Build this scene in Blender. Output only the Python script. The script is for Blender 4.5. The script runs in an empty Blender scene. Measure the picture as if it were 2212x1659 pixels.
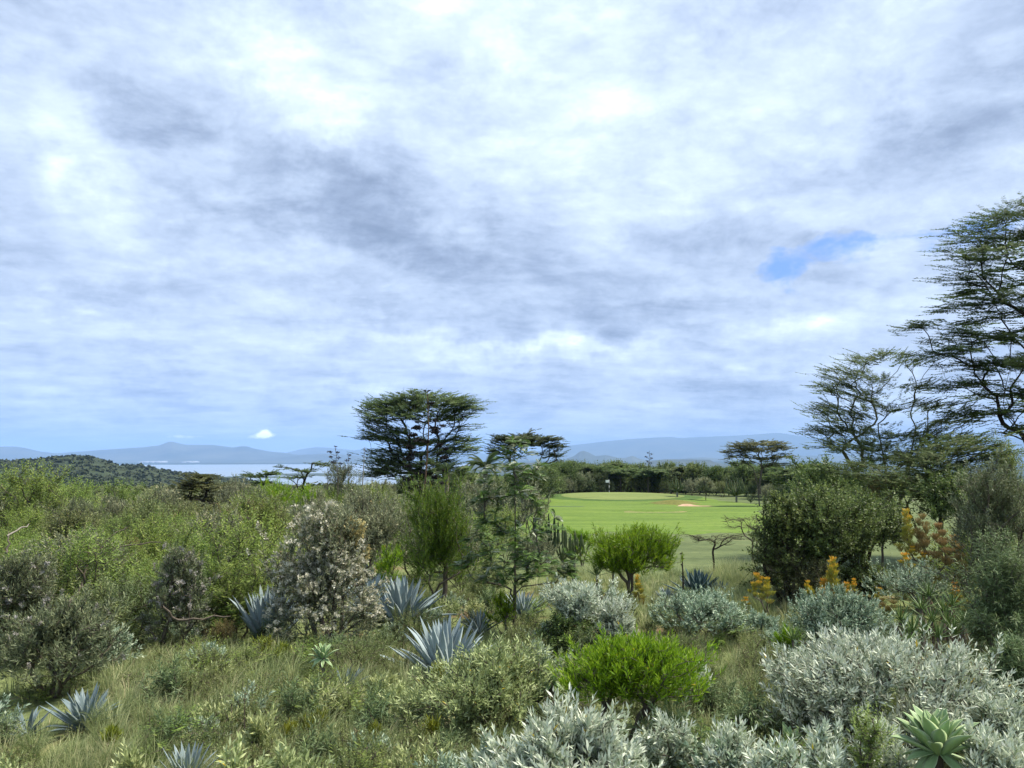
import bpy, math, random
import numpy as np
from mathutils import Vector, Matrix

random.seed(4); RNG = np.random.default_rng(7)
R = math.radians
scene = bpy.context.scene
col = scene.collection

# ------------------------------------------------------------------ camera
EYE = 3.5
PITCH = 5.35
HFOV = 67.3
F = 1106 / math.tan(R(HFOV / 2))          # focal length in units of a 2212-wide picture
cam_d = bpy.data.cameras.new('camera'); cam = bpy.data.objects.new('camera', cam_d); col.objects.link(cam)
cam.location = (0, 0, EYE); cam.rotation_euler = (R(90 + PITCH), 0, 0)
cam_d.sensor_fit = 'HORIZONTAL'; cam_d.angle = R(HFOV); cam_d.clip_start = 0.05; cam_d.clip_end = 120000
scene.camera = cam

# ------------------------------------------------------------------ render settings, world, sun
scene.view_settings.view_transform = 'Standard'; scene.view_settings.look = 'None'
scene.view_settings.exposure = 0.56; scene.view_settings.gamma = 1.0
scene.view_settings.use_curve_mapping = False
scene.render.engine = 'CYCLES'
cy = scene.cycles
cy.use_denoising = True
cy.max_bounces = 6; cy.diffuse_bounces = 3; cy.glossy_bounces = 2; cy.transmission_bounces = 4
cy.transparent_max_bounces = 8; cy.volume_bounces = 1
cy.caustics_reflective = False; cy.caustics_refractive = False
SUN_EL, SUN_AZ = 60.0, 78.0               # azimuth from +Y (view direction) towards +X
SUN_STRENGTH = 5.0
sun_d = bpy.data.lights.new('sun', 'SUN'); sun = bpy.data.objects.new('sun', sun_d); col.objects.link(sun)
sun_d.energy = SUN_STRENGTH; sun_d.angle = R(10); sun_d.color = (1.0, 0.93, 0.80)
sdir = Vector((math.sin(R(SUN_AZ)) * math.cos(R(SUN_EL)), math.cos(R(SUN_AZ)) * math.cos(R(SUN_EL)), math.sin(R(SUN_EL))))
sun.rotation_euler = sdir.to_track_quat('Z', 'Y').to_euler(); sun.location = (0, 0, 60)

class NT:
    """small node-tree helper"""
    def __init__(s, tree): s.t = tree; s.n = tree.nodes; s.l = tree.links
    def new(s, typ, **kw):
        n = s.n.new(typ)
        for k, v in kw.items(): setattr(n, k, v)
        return n
    def put(s, sock, v):
        if isinstance(v, bpy.types.NodeSocket): s.l.new(v, sock)
        elif v is not None: sock.default_value = v
    def m(s, op, a, b=None, c=None):
        n = s.new('ShaderNodeMath', operation=op)
        s.put(n.inputs[0], a); s.put(n.inputs[1], b)
        if c is not None: s.put(n.inputs[2], c)
        return n.outputs[0]
    def vec(s, x, y, z):
        n = s.new('ShaderNodeCombineXYZ'); s.put(n.inputs[0], x); s.put(n.inputs[1], y); s.put(n.inputs[2], z); return n.outputs[0]
    def noise(s, v, scale, detail=4, rough=.5, dist=0.0, out=0):
        n = s.new('ShaderNodeTexNoise'); s.put(n.inputs['Vector'], v)
        n.inputs['Scale'].default_value = scale; n.inputs['Detail'].default_value = detail
        n.inputs['Roughness'].default_value = rough; n.inputs['Distortion'].default_value = dist
        return n.outputs[out]
    def ramp(s, f, stops, interp='LINEAR'):
        n = s.new('ShaderNodeValToRGB'); cr = n.color_ramp; cr.interpolation = interp
        while len(cr.elements) < len(stops): cr.elements.new(.5)
        for e, (p, c) in zip(cr.elements, stops):
            e.position = p; e.color = (*c, 1) if len(c) == 3 else c
        s.put(n.inputs[0], f); return n.outputs[0]
    def mix(s, f, a, b, blend='MIX'):
        n = s.new('ShaderNodeMix', data_type='RGBA', blend_type=blend)
        s.put(n.inputs[0], f); s.put(n.inputs[6], a); s.put(n.inputs[7], b); return n.outputs[2]
def c4(c): return (*c, 1)

SKY_STRENGTH = 0.10
world = bpy.data.worlds.new('World'); scene.world = world; world.use_nodes = True
w = NT(world.node_tree); w.n.clear()
def pixdir(u, v):
    x = (u - 1106) / F; yv = (829.5 - v) / F
    p = R(PITCH)
    d = Vector((x, math.cos(p) - yv * math.sin(p), math.sin(p) + yv * math.cos(p))); d.normalize(); return d
def azel(u, v):
    d = pixdir(u, v); return math.atan2(d.x, d.y), math.asin(d.z)
def build_sky():
    tc = w.new('ShaderNodeTexCoord').outputs['Generated']
    nrm = w.new('ShaderNodeVectorMath', operation='NORMALIZE'); w.l.new(tc, nrm.inputs[0]); dvec = nrm.outputs[0]
    sp = w.new('ShaderNodeSeparateXYZ'); w.l.new(dvec, sp.inputs[0]); X, Y, Z = sp.outputs
    zz = w.m('ADD', w.m('MAXIMUM', Z, 0.0), 0.13)
    px, py = w.m('DIVIDE', X, zz), w.m('DIVIDE', Y, zz)
    P = w.vec(px, py, 0.0)
    # streaks of the upper deck, drawn out towards the upper right
    a = R(-38)
    qx = w.m('ADD', w.m('MULTIPLY', px, math.cos(a)), w.m('MULTIPLY', py, -math.sin(a)))
    qy = w.m('ADD', w.m('MULTIPLY', px, math.sin(a)), w.m('MULTIPLY', py, math.cos(a)))
    Q = w.vec(w.m('MULTIPLY', qx, 0.42), qy, 3.7)
    n1 = w.noise(P, 1.05, 8, .58, .35)
    n2 = w.noise(Q, 2.6, 7, .56, .6)
    n3 = w.noise(P, 4.4, 9, .66, .2)
    n4 = w.noise(w.vec(w.m('MULTIPLY', px, .55), py, 9.1), 4.2, 5, .6, .5)
    n5 = w.noise(w.vec(X, w.m('MULTIPLY', Y, 1.0), w.m('MULTIPLY', Z, 2.0)), 5.5, 12, .68, .15)
    warp = w.new('ShaderNodeVectorMath', operation='SCALE'); w.l.new(w.noise(dvec, 4.0, 3, .5, 0, out=1), warp.inputs[0]); warp.inputs['Scale'].default_value = .16
    wv = w.new('ShaderNodeVectorMath', operation='ADD'); w.l.new(w.vec(X, Y, w.m('MULTIPLY', Z, 2.1)), wv.inputs[0]); w.l.new(warp.outputs[0], wv.inputs[1])
    def ridge_(scale, detail): return w.m('ABSOLUTE', w.m('SUBTRACT', w.noise(wv.outputs[0], scale, detail, .60, .1), .5))
    puffs = w.m('ADD', w.m('MULTIPLY', ridge_(6.5, 9), 1.5), w.m('MULTIPLY', ridge_(17.0, 7), .75))
    el = w.m('ARCSINE', Z)
    az = w.m('ARCTAN2', X, Y)
    wa = w.noise(dvec, 6.5, 5, .6, 0.0)
    wb = w.noise(w.vec(Y, Z, X), 6.5, 5, .6, 0.0)
    az2 = w.m('ADD', az, w.m('MULTIPLY', w.m('SUBTRACT', wa, .5), .34))
    el2 = w.m('ADD', el, w.m('MULTIPLY', w.m('SUBTRACT', wb, .5), .20))
    def blob(u, v, su, sv, rot=0.0, raw=False):
        a0, e0 = azel(u, v); sa, se = su / F, sv / F
        A, E = (az, el) if raw else (az2, el2)
        da, de = w.m('SUBTRACT', A, a0), w.m('SUBTRACT', E, e0)
        c, s_ = math.cos(R(rot)), math.sin(R(rot))
        x = w.m('ADD', w.m('MULTIPLY', da, c / sa), w.m('MULTIPLY', de, s_ / sa))
        y = w.m('ADD', w.m('MULTIPLY', da, -s_ / se), w.m('MULTIPLY', de, c / se))
        r2 = w.m('ADD', w.m('MULTIPLY', x, x), w.m('MULTIPLY', y, y))
        return w.m('EXPONENT', w.m('MULTIPLY', r2, -1.0))
    b = w.m('ADD', 0.545, w.m('MULTIPLY', w.m('SUBTRACT', n1, .5), .55))
    b = w.m('ADD', b, w.m('MULTIPLY', w.m('SUBTRACT', n2, .5), .52))
    b = w.m('ADD', b, w.m('MULTIPLY', w.m('SUBTRACT', n3, .5), .40))
    b = w.m('ADD', b, w.m('MULTIPLY', w.m('SUBTRACT', n5, .5), .95))
    b = w.m('ADD', b, w.m('MULTIPLY', w.m('SUBTRACT', n4, .5), .55))
    b = w.m('ADD', b, w.m('MULTIPLY', w.m('SUBTRACT', puffs, .17), .62))
    for (u, v, su, sv, rot, k) in [
        (1000, 90, 330, 110, 12, .30), (640, 215, 190, 80, 25, .34), (1230, 300, 260, 110, 10, .24), (1700, 110, 420, 120, 18, .16),
        (180, 350, 60, 130, 0, .26), (60, 170, 90, 150, 0, .16), (560, 100, 130, 60, 0, .12), (1600, 320, 260, 60, 22, .12),
        (760, 420, 150, 120, -8, -.42), (520, 325, 300, 60, 6, -.16), (760, 545, 300, 60, -5, -.32), (2090, 215, 260, 55, 8, -.17),
        (60, 30, 120, 60, 0, -.16), (1250, 560, 280, 60, 0, -.12), (1400, 660, 600, 34, 2, -.17), (820, 665, 260, 26, 0, -.13),
        (1150, 742, 330, 20, 0, .30), (1700, 705, 330, 40, 6, .20), (1640, 790, 260, 16, 2, .14), (40, 680, 120, 16, 0, .18),
        (820, 828, 160, 16, 0, .17), (480, 640, 300, 60, 0, .06), (1900, 520, 160, 70, 0, -.08), (1500, 850, 500, 30, 0, -.14),
        (300, 880, 380, 45, 0, -.10)]:
        b = w.m('ADD', b, w.m('MULTIPLY', blob(u, v, su, sv, rot), k))
    # thick low band near the horizon is smoother and bluer
    cloud = w.ramp(b, [(0.0, (.20, .26, .38)), (.20, (.275, .345, .485)), (.40, (.38, .465, .62)), (.60, (.49, .585, .745)), (.78, (.595, .70, .82)), (.92, (.71, .81, .86)), (1.0, (.83, .90, .89))])
    # breaks in the cloud where the blue shows
    n6 = w.noise(w.vec(X, Y, w.m('MULTIPLY', Z, 2.6)), 14, 8, .65, .4)
    hole = w.m('ADD', w.m('MULTIPLY', blob(1755, 566, 125, 40, 6, False), 1.7), w.m('MULTIPLY', blob(2085, 486, 90, 46, 14, False), 1.5))
    hole = w.m('ADD', hole, w.m('MULTIPLY', blob(1290, 612, 60, 12, 5, False), .5))
    hole = w.m('ADD', hole, w.m('MULTIPLY', blob(800, 655, 110, 12, 0, False), .4))
    hole = w.m('ADD', hole, w.m('MULTIPLY', blob(1430, 685, 70, 8, 0, False), .45))
    gen = w.m('MULTIPLY', w.m('MAXIMUM', w.m('SUBTRACT', .33, n1), 0.0), 4.0)
    hole = w.m('MINIMUM', w.m('MAXIMUM', w.m('MULTIPLY', w.m('SUBTRACT', w.m('ADD', hole, gen), w.m('MULTIPLY', w.m('SUBTRACT', n6, .30), 3.4)), .9), 0.0), 1.0)
    sky = w.new('ShaderNodeTexSky'); sky.sky_type = 'NISHITA'; sky.sun_disc = False
    sky.sun_elevation = R(SUN_EL); sky.sun_rotation = R(SUN_AZ); sky.altitude = 2000
    sky.air_density = 1.0; sky.dust_density = 1.0; sky.ozone_density = 1.5
    cs = w.new('ShaderNodeVectorMath', operation='SCALE'); w.l.new(cloud, cs.inputs[0]); cs.inputs['Scale'].default_value = 1.0 / SKY_STRENGTH
    veil = w.mix(.62, sky.outputs[0], (.17 / SKY_STRENGTH, .34 / SKY_STRENGTH, .86 / SKY_STRENGTH, 1))
    colr = w.mix(hole, cs.outputs[0], veil)
    # low cumulus far off over the hills
    cum = w.m('ADD', w.m('ADD', blob(566, 942, 30, 7, 5, True), w.m('MULTIPLY', blob(572, 934, 13, 8, 0, True), .9)), w.m('MULTIPLY', blob(400, 943, 60, 6, 0, True), .55))
    cum = w.m('MINIMUM', w.m('MAXIMUM', w.m('MULTIPLY', w.m('SUBTRACT', w.m('MULTIPLY', cum, w.m('ADD', .30, w.m('MULTIPLY', w.noise(dvec, 90, 6, .65), 1.7))), .45), 1.5), 0.0), 1.0)
    colr = w.mix(cum, colr, (1.9 / SKY_STRENGTH, 1.9 / SKY_STRENGTH, 1.85 / SKY_STRENGTH, 1))
    bg = w.new('ShaderNodeBackground'); w.l.new(colr, bg.inputs[0]); bg.inputs[1].default_value = SKY_STRENGTH
    out = w.new('ShaderNodeOutputWorld'); w.l.new(bg.outputs[0], out.inputs[0])
build_sky()
world.cycles.sampling_method = 'MANUAL'; world.cycles.sample_map_resolution = 512

# ------------------------------------------------------------------ object helpers
def tag(o, label=None, cat=None, group=None, kind=None):
    if label: o['label'] = label
    if cat: o['category'] = cat
    if group: o['group'] = group
    if kind: o['kind'] = kind
    return o
def empty(name, loc, rz=0.0, label=None, cat=None, group=None):
    o = bpy.data.objects.new(name, None); o.empty_display_size = .2
    o.location = loc; o.rotation_euler = (0, 0, rz); col.objects.link(o)
    return tag(o, label, cat, group)
def mesh_obj(name, me, parent=None, loc=None):
    o = bpy.data.objects.new(name, me); col.objects.link(o)
    if parent is not None: o.parent = parent
    if loc is not None: o.location = loc
    return o
def mk_mesh(name, V, faces, mats, tint=None, fmat=None, smooth=False):
    """V (n,3); faces: (m,k) array or list of such arrays with different k; fmat: material index per array"""
    if not isinstance(faces, list): faces = [faces]
    faces = [np.asarray(f, dtype=np.int32) for f in faces if len(f)]
    me = bpy.data.meshes.new(name)
    V = np.asarray(V, dtype=np.float32)
    me.vertices.add(len(V)); me.vertices.foreach_set('co', V.ravel())
    tot = np.concatenate([np.full(len(f), f.shape[1], dtype=np.int32) for f in faces])
    me.loops.add(int(tot.sum())); me.loops.foreach_set('vertex_index', np.concatenate([f.ravel() for f in faces]))
    start = np.zeros(len(tot), dtype=np.int32); start[1:] = np.cumsum(tot)[:-1]
    me.polygons.add(len(tot)); me.polygons.foreach_set('loop_start', start); me.polygons.foreach_set('loop_total', tot)
    if smooth: me.polygons.foreach_set('use_smooth', np.ones(len(tot), dtype=bool))
    for m in (mats if isinstance(mats, (list, tuple)) else [mats]): me.materials.append(m)
    if fmat is not None: me.polygons.foreach_set('material_index', np.asarray(fmat, dtype=np.int32))
    if tint is not None:
        at = me.color_attributes.new('tint', 'FLOAT_COLOR', 'POINT')
        T = np.ones((len(V), 4), dtype=np.float32); T[:, :tint.shape[1]] = tint
        at.data.foreach_set('color', T.ravel())
    me.update(calc_edges=True)
    return me
def norm(a): return a / np.maximum(np.linalg.norm(a, axis=-1, keepdims=True), 1e-9)
def copy_tree(src, loc, rz, scale, label=None, group=None):
    r = src.copy(); col.objects.link(r); r.location = loc; r.rotation_euler = (0, 0, rz)
    r.scale = scale if hasattr(scale, '__len__') else (scale,) * 3
    if label: r['label'] = label
    if group: r['group'] = group
    for ch in list(src.children):
        c = ch.copy(); col.objects.link(c); c.parent = r
        for g in list(ch.children):
            d = g.copy(); col.objects.link(d); d.parent = c
    return r

# ------------------------------------------------------------------ materials
def leaf_mat(name, stops, rough=.55, transl=.28, spec=.3, vary=.10):
    m = bpy.data.materials.new(name); m.use_nodes = True; t = NT(m.node_tree); t.n.clear()
    at = t.new('ShaderNodeAttribute', attribute_name='tint')
    sp = t.new('ShaderNodeSeparateColor'); t.l.new(at.outputs['Color'], sp.inputs[0])
    c = t.ramp(sp.outputs[0], stops)
    oi = t.new('ShaderNodeObjectInfo')
    hs = t.new('ShaderNodeHueSaturation'); t.l.new(c, hs.inputs['Color'])
    t.l.new(t.m('ADD', 1 - vary, t.m('MULTIPLY', oi.outputs['Random'], 2 * vary)), hs.inputs['Value'])
    t.l.new(t.m('ADD', .5 - .012, t.m('MULTIPLY', t.m('FRACT', t.m('MULTIPLY', oi.outputs['Random'], 7.3)), .024)), hs.inputs['Hue'])
    p = t.new('ShaderNodeBsdfPrincipled'); t.l.new(hs.outputs[0], p.inputs['Base Color'])
    p.inputs['Roughness'].default_value = rough; p.inputs['Specular IOR Level'].default_value = spec
    tr = t.new('ShaderNodeBsdfTranslucent'); t.l.new(hs.outputs[0], tr.inputs[0])
    mx = t.new('ShaderNodeMixShader'); mx.inputs[0].default_value = transl
    t.l.new(p.outputs[0], mx.inputs[1]); t.l.new(tr.outputs[0], mx.inputs[2])
    out = t.new('ShaderNodeOutputMaterial'); t.l.new(mx.outputs[0], out.inputs[0])
    return m
def surf_mat(name, c1, c2, scale=8, rough=.85, bump=.3, detail=6, stretch=(1, 1, 1), coords='Object', c3=None):
    m = bpy.data.materials.new(name); m.use_nodes = True; t = NT(m.node_tree); t.n.clear()
    tc = t.new('ShaderNodeTexCoord').outputs[coords]
    mp = t.new('ShaderNodeMapping'); t.l.new(tc, mp.inputs[0]); mp.inputs['Scale'].default_value = stretch
    n = t.noise(mp.outputs[0], scale, detail, .6)
    stops = [(.3, c1), (.7, c2)] if c3 is None else [(.28, c1), (.5, c2), (.72, c3)]
    c = t.ramp(n, stops)
    p = t.new('ShaderNodeBsdfPrincipled'); t.l.new(c, p.inputs['Base Color']); p.inputs['Roughness'].default_value = rough
    p.inputs['Specular IOR Level'].default_value = .25
    if bump:
        bp = t.new('ShaderNodeBump'); bp.inputs['Strength'].default_value = bump; bp.inputs['Distance'].default_value = .02
        t.l.new(t.noise(mp.outputs[0], scale * 2.3, 5, .65), bp.inputs['Height']); t.l.new(bp.outputs[0], p.inputs['Normal'])
    out = t.new('ShaderNodeOutputMaterial'); t.l.new(p.outputs[0], out.inputs[0])
    return m
M = {}
M['silver'] = leaf_mat('silver_leaves', [(0, (.09, .13, .06)), (.14, (.20, .26, .16)), (.5, (.47, .54, .40)), (.9, (.68, .72, .58)), (.985, (.60, .62, .54)), (1, (.55, .42, .05))], .6, .18)
M['teal'] = leaf_mat('grey_green_leaves', [(0, (.06, .10, .05)), (.25, (.14, .21, .12)), (.6, (.29, .38, .26)), (1, (.54, .61, .44))], .6, .15)
M['pale'] = leaf_mat('pale_yellow_green_leaves', [(0, (.09, .12, .03)), (.2, (.21, .26, .09)), (.6, (.38, .43, .18)), (.97, (.54, .58, .30)), (1, (.60, .42, .04))], .6, .2)
M['bright'] = leaf_mat('bright_green_leaves', [(0, (.05, .10, .006)), (.3, (.13, .24, .010)), (.7, (.23, .38, .018)), (.97, (.36, .50, .04)), (1, (.55, .40, .03))], .45, .35)
M['yellowgreen'] = leaf_mat('olive_yellow_leaves', [(0, (.05, .09, .010)), (.4, (.11, .17, .018)), (.85, (.19, .26, .026)), (1, (.32, .31, .04))], .5, .3)
M['leleshwa'] = leaf_mat('dusty_grey_leaves', [(0, (.08, .095, .05)), (.4, (.17, .195, .11)), (.8, (.28, .30, .17)), (.95, (.40, .39, .23)), (1, (.48, .40, .20))], .6, .22)
M['greyshrub'] = leaf_mat('dark_grey_leaves', [(0, (.055, .07, .035)), (.5, (.13, .16, .08)), (.9, (.24, .27, .14)), (1, (.42, .44, .25))], .6, .2)
M['scrub'] = leaf_mat('fresh_scrub_leaves', [(0, (.065, .11, .02)), (.4, (.145, .215, .04)), (.8, (.24, .33, .065)), (1, (.38, .42, .10))], .55, .35, vary=.16)
M['olive'] = leaf_mat('olive_scrub_leaves', [(0, (.07, .09, .03)), (.5, (.165, .20, .07)), (.9, (.28, .32, .12)), (1, (.38, .34, .13))], .6, .3, vary=.16)
M['rusty'] = leaf_mat('rusty_scrub_leaves', [(0, (.08, .07, .025)), (.5, (.18, .14, .05)), (.9, (.27, .20, .08)), (1, (.30, .15, .06))], .6, .2)
M['darkgreen'] = leaf_mat('dark_green_leaves', [(0, (.035, .055, .016)), (.4, (.085, .125, .034)), (.85, (.17, .235, .065)), (1, (.29, .34, .10))], .5, .33)
M['wood_green'] = leaf_mat('woodland_leaves', [(0, (.024, .040, .011)), (.4, (.054, .088, .021)), (.85, (.11, .16, .038)), (1, (.17, .19, .06))], .55, .35, vary=.34)
M['acacia'] = leaf_mat('acacia_leaves', [(0, (.04, .07, .024)), (.4, (.09, .14, .044)), (.85, (.16, .22, .068)), (1, (.24, .27, .10))], .6, .5)
M['acacia_pale'] = leaf_mat('pale_acacia_leaves', [(0, (.06, .085, .035)), (.4, (.13, .17, .065)), (.85, (.20, .25, .10)), (1, (.28, .30, .13))], .6, .42)
M['acacia_olive'] = leaf_mat('olive_acacia_leaves', [(0, (.05, .058, .02)), (.5, (.11, .125, .042)), (1, (.20, .21, .075))], .6, .4)
M['mossy'] = leaf_mat('mossy_brown_leaves', [(0, (.04, .04, .018)), (.5, (.09, .10, .035)), (.9, (.17, .17, .06)), (1, (.20, .16, .07))], .6, .25)
M['willow'] = leaf_mat('narrow_green_leaves', [(0, (.045, .075, .025)), (.4, (.11, .16, .06)), (.85, (.20, .27, .12)), (1, (.33, .38, .18))], .55, .25)
M['grevillea'] = leaf_mat('feathery_leaves', [(0, (.055, .10, .016)), (.45, (.12, .20, .04)), (.74, (.25, .33, .08)), (.82, (.34, .38, .24)), (1, (.56, .58, .46))], .5, .25)
M['blossom'] = leaf_mat('cream_blossom', [(0, (.33, .31, .22)), (.4, (.55, .52, .41)), (1, (.78, .75, .64))], .8, .25, .1)
M['tan_blossom'] = leaf_mat('tan_blossom', [(0, (.22, .17, .07)), (.5, (.38, .31, .14)), (1, (.50, .43, .22))], .8, .25, .1)
M['greyblossom'] = leaf_mat('grey_blossom', [(0, (.20, .18, .16)), (.5, (.33, .31, .28)), (1, (.48, .46, .43))], .8, .2, .1)
M['fire'] = leaf_mat('orange_tipped_twigs', [(0, (.16, .13, .05)), (.35, (.27, .22, .08)), (.58, (.28, .29, .05)), (.76, (.40, .36, .05)), (.90, (.70, .46, .05)), (1, (.74, .40, .05))], .45, .2)
M['fire_tan'] = leaf_mat('tan_twigs', [(0, (.11, .10, .03)), (.5, (.23, .18, .07)), (.85, (.36, .26, .11)), (1, (.50, .30, .12))], .5, .2)
M['succulent'] = leaf_mat('yellow_green_fingers', [(0, (.10, .11, .015)), (.5, (.17, .20, .02)), (1, (.32, .33, .03))], .4, .2)
M['grass'] = leaf_mat('grass_blades', [(0, (.07, .10, .035)), (.3, (.16, .205, .075)), (.6, (.29, .335, .14)), (.85, (.42, .43, .22)), (1, (.52, .44, .27))], .6, .35)
M['cover'] = leaf_mat('ground_cover_leaves', [(0, (.08, .08, .035)), (.35, (.14, .18, .055)), (.7, (.24, .29, .10)), (.92, (.35, .36, .18)), (1, (.36, .26, .14))], .6, .3)
M['palm'] = leaf_mat('palm_leaflets', [(0, (.03, .05, .018)), (1, (.09, .13, .045))], .4, .25)
M['reed'] = leaf_mat('dry_seed_heads', [(0, (.10, .07, .03)), (1, (.30, .22, .11))], .7, .2)
M['bark'] = surf_mat('grey_brown_bark', (.06, .048, .036), (.15, .125, .098), 22, .9, .5, stretch=(1, 1, .25))
M['darkbark'] = surf_mat('dark_bark', (.018, .015, .012), (.055, .045, .036), 22, .9, .5, stretch=(1, 1, .25))
M['palebark'] = surf_mat('pale_bark', (.18, .16, .13), (.34, .31, .26), 16, .9, .4, stretch=(1, 1, .25))
M['orangebark'] = surf_mat('stalk_bark', (.035, .026, .022), (.09, .065, .05), 2.2, .8, .3, stretch=(1, 1, .3), c3=(.26, .13, .055))
M['olivebark'] = surf_mat('olive_acacia_bark', (.055, .055, .025), (.16, .15, .07), 14, .85, .4, stretch=(1, 1, .3))
M['pod'] = leaf_mat('dark_seed_pods', [(0, (.008, .006, .006)), (1, (.035, .028, .026))], .8, .02)
M['deadleaf'] = leaf_mat('dead_leaves', [(0, (.10, .06, .035)), (.5, (.26, .19, .12)), (1, (.48, .42, .33))], .8, .2, .1)
M['cactus'] = surf_mat('cactus_skin', (.05, .075, .03), (.085, .115, .045), 6, .5, .2, c3=(.14, .15, .07))
M['cactus_dark'] = surf_mat('dark_cactus_skin', (.018, .035, .014), (.04, .065, .024), 6, .5, .2)
M['cactus_grey'] = surf_mat('cactus_wood', (.13, .13, .10), (.26, .25, .20), 10, .8, .4)
M['flag'] = surf_mat('white_flag_cloth', (.78, .78, .78), (.85, .85, .85), 5, .7, 0)
M['pole_white'] = surf_mat('white_pole_paint', (.70, .70, .70), (.80, .80, .80), 5, .5, 0)
M['pole_dark'] = surf_mat('dark_pole_paint', (.03, .03, .03), (.05, .05, .05), 5, .5, 0)
M['greenhouse'] = surf_mat('greenhouse_sheeting', (.26, .29, .31), (.34, .37, .40), .01, .6, 0)

def agave_mat(name, base, edge, dark, rough=.5):
    m = bpy.data.materials.new(name); m.use_nodes = True; t = NT(m.node_tree); t.n.clear()
    at = t.new('ShaderNodeAttribute', attribute_name='tint')
    sp = t.new('ShaderNodeSeparateColor'); t.l.new(at.outputs['Color'], sp.inputs[0])
    tc = t.new('ShaderNodeTexCoord').outputs['Object']
    n = t.noise(tc, 9, 6, .6)
    c = t.mix(n, c4(dark), c4(base))
    c = t.mix(t.m('POWER', sp.outputs[1], 5.0), c, c4(edge))
    sc = t.noise(tc, 30, 5, .7)
    c = t.mix(t.m('MINIMUM', t.m('MAXIMUM', t.m('ADD', t.m('MULTIPLY', t.m('SUBTRACT', sp.outputs[2], .93), 14.0), t.m('MULTIPLY', t.m('SUBTRACT', sc, .68), 4.0)), 0.0), 1.0), c, (.13, .085, .05, 1))
    oi = t.new('ShaderNodeObjectInfo')
    hs = t.new('ShaderNodeHueSaturation'); t.l.new(c, hs.inputs['Color'])
    t.l.new(t.m('ADD', .86, t.m('MULTIPLY', oi.outputs['Random'], .28)), hs.inputs['Value'])
    p = t.new('ShaderNodeBsdfPrincipled'); t.l.new(hs.outputs[0], p.inputs['Base Color']); p.inputs['Roughness'].default_value = rough
    p.inputs['Specular IOR Level'].default_value = .35
    out = t.new('ShaderNodeOutputMaterial'); t.l.new(p.outputs[0], out.inputs[0])
    return m
M['agave_blue'] = agave_mat('blue_agave_leaf', (.27, .335, .34), (.38, .44, .43), (.20, .26, .27))
M['agave_slate'] = agave_mat('slate_agave_leaf', (.16, .21, .215), (.25, .30, .30), (.10, .145, .15))
M['agave_dark'] = agave_mat('dark_agave_leaf', (.055, .10, .105), (.20, .28, .28), (.03, .062, .066), .4)
M['agave_pale'] = agave_mat('pale_agave_leaf', (.27, .38, .17), (.48, .56, .32), (.18, .28, .12), .45)
M['aloe'] = agave_mat('aloe_leaf', (.12, .19, .05), (.17, .24, .07), (.07, .12, .03), .4)

# ------------------------------------------------------------------ terrain
GX = [-60, 0, 10, 22, 27, 50, 84, 108, 125, 150, 170, 300, 600, 1500, 2600, 3300]
GZ = [-3.3, -3.4, -3.45, -3.9, -4.05, -5.0, -5.85, -6.75, -7.3, -7.5, -7.9, -14, -27, -63, -108, -134]
gxs = np.linspace(-60, 3300, 6721)
gzs = np.interp(gxs, GX, GZ)
_k = np.ones(9) / 9
gz_s = np.convolve(np.pad(gzs, 4, mode='edge'), _k, mode='valid')
HILL = [(-400, 1016), (-150, 1003), (0, 996), (90, 994), (140, 989), (167, 987.5), (194, 989), (225, 997), (257, 1008), (280, 1008), (305, 1005.5), (330, 1010), (361, 1017), (417, 1025), (480, 1034), (560, 1046), (640, 1060), (760, 1075)]
h_az = np.array([azel(u, v)[0] for u, v in HILL]); h_el = np.array([math.tan(azel(u, v)[1]) for u, v in HILL])
def ground(x, y):
    x = np.asarray(x, dtype=float); y = np.asarray(y, dtype=float)
    d = np.hypot(x, y); az = np.arctan2(x, y)
    s = np.clip((d - 110) / 80, 0, 1)
    t = y * (1 - s) + np.where(y > 0, d, y) * s
    z = np.interp(t, gxs, gz_s)
    z = np.where(y < -60, -3.3 + (y + 60) * .01, z)
    # low swells outside the mown ground
    lawnish = np.clip((x + 6) / 4, 0, 1) * np.clip((y - 24) / 4, 0, 1)
    sw = .10 * np.sin(x * .9 + 1.3 * np.sin(y * .31)) + .08 * np.sin(y * .8 + x * .35)
    z = z + sw * (1 - lawnish) * (d < 200)
    # raised green and the two bunkers
    z = z + .85 * np.exp(-(((x - 18.5) / 14.5) ** 2 + ((y - 135) / 15) ** 2) ** 1.6)
    z = z + .62 * np.exp(-(((x - 22.6) / 3.4) ** 2 + ((y - 108.6) / 1.8) ** 2)) - .22 * np.exp(-(((x - 23.8) / 2.9) ** 2 + ((y - 103.2) / 3.0) ** 2) ** 2)
    z = z + .10 * np.exp(-(((x - 14.6) / 4.2) ** 2 + ((y - 84.0) / 1.3) ** 2) ** 2) - .16 * np.exp(-(((x - 14.6) / 3.6) ** 2 + ((y - 81) / 1.3) ** 2) ** 2)
    # hill on the left
    top = np.interp(az, h_az, h_el, left=-.05, right=-.06) * 1350
    rough = 1.6 * np.sin(x * .021 + y * .013) + 1.2 * np.sin(x * .047 - y * .033)
    g = np.exp(-((d - 1350) / 420) ** 2)
    base = z
    z = np.where((d > 400) & (d < 3200) & (y > 0), base + np.maximum(top - base, 0) * g + rough * g, base)
    # east of the lake the land keeps level; far shore climbs out of the water
    east = np.clip((x / np.maximum(np.abs(y), 1) + .02) / .06, 0, 1)
    z = np.where(y > 0, np.maximum(z, -134 + east * 38), np.maximum(z, -60))
    far = np.clip((d - 11200) / 900, 0, 1) * (y > 0)
    z = z + far * 22 * (1 - east)
    return z
def GZ_(x, y): return float(ground(x, y)) + EYE
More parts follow.
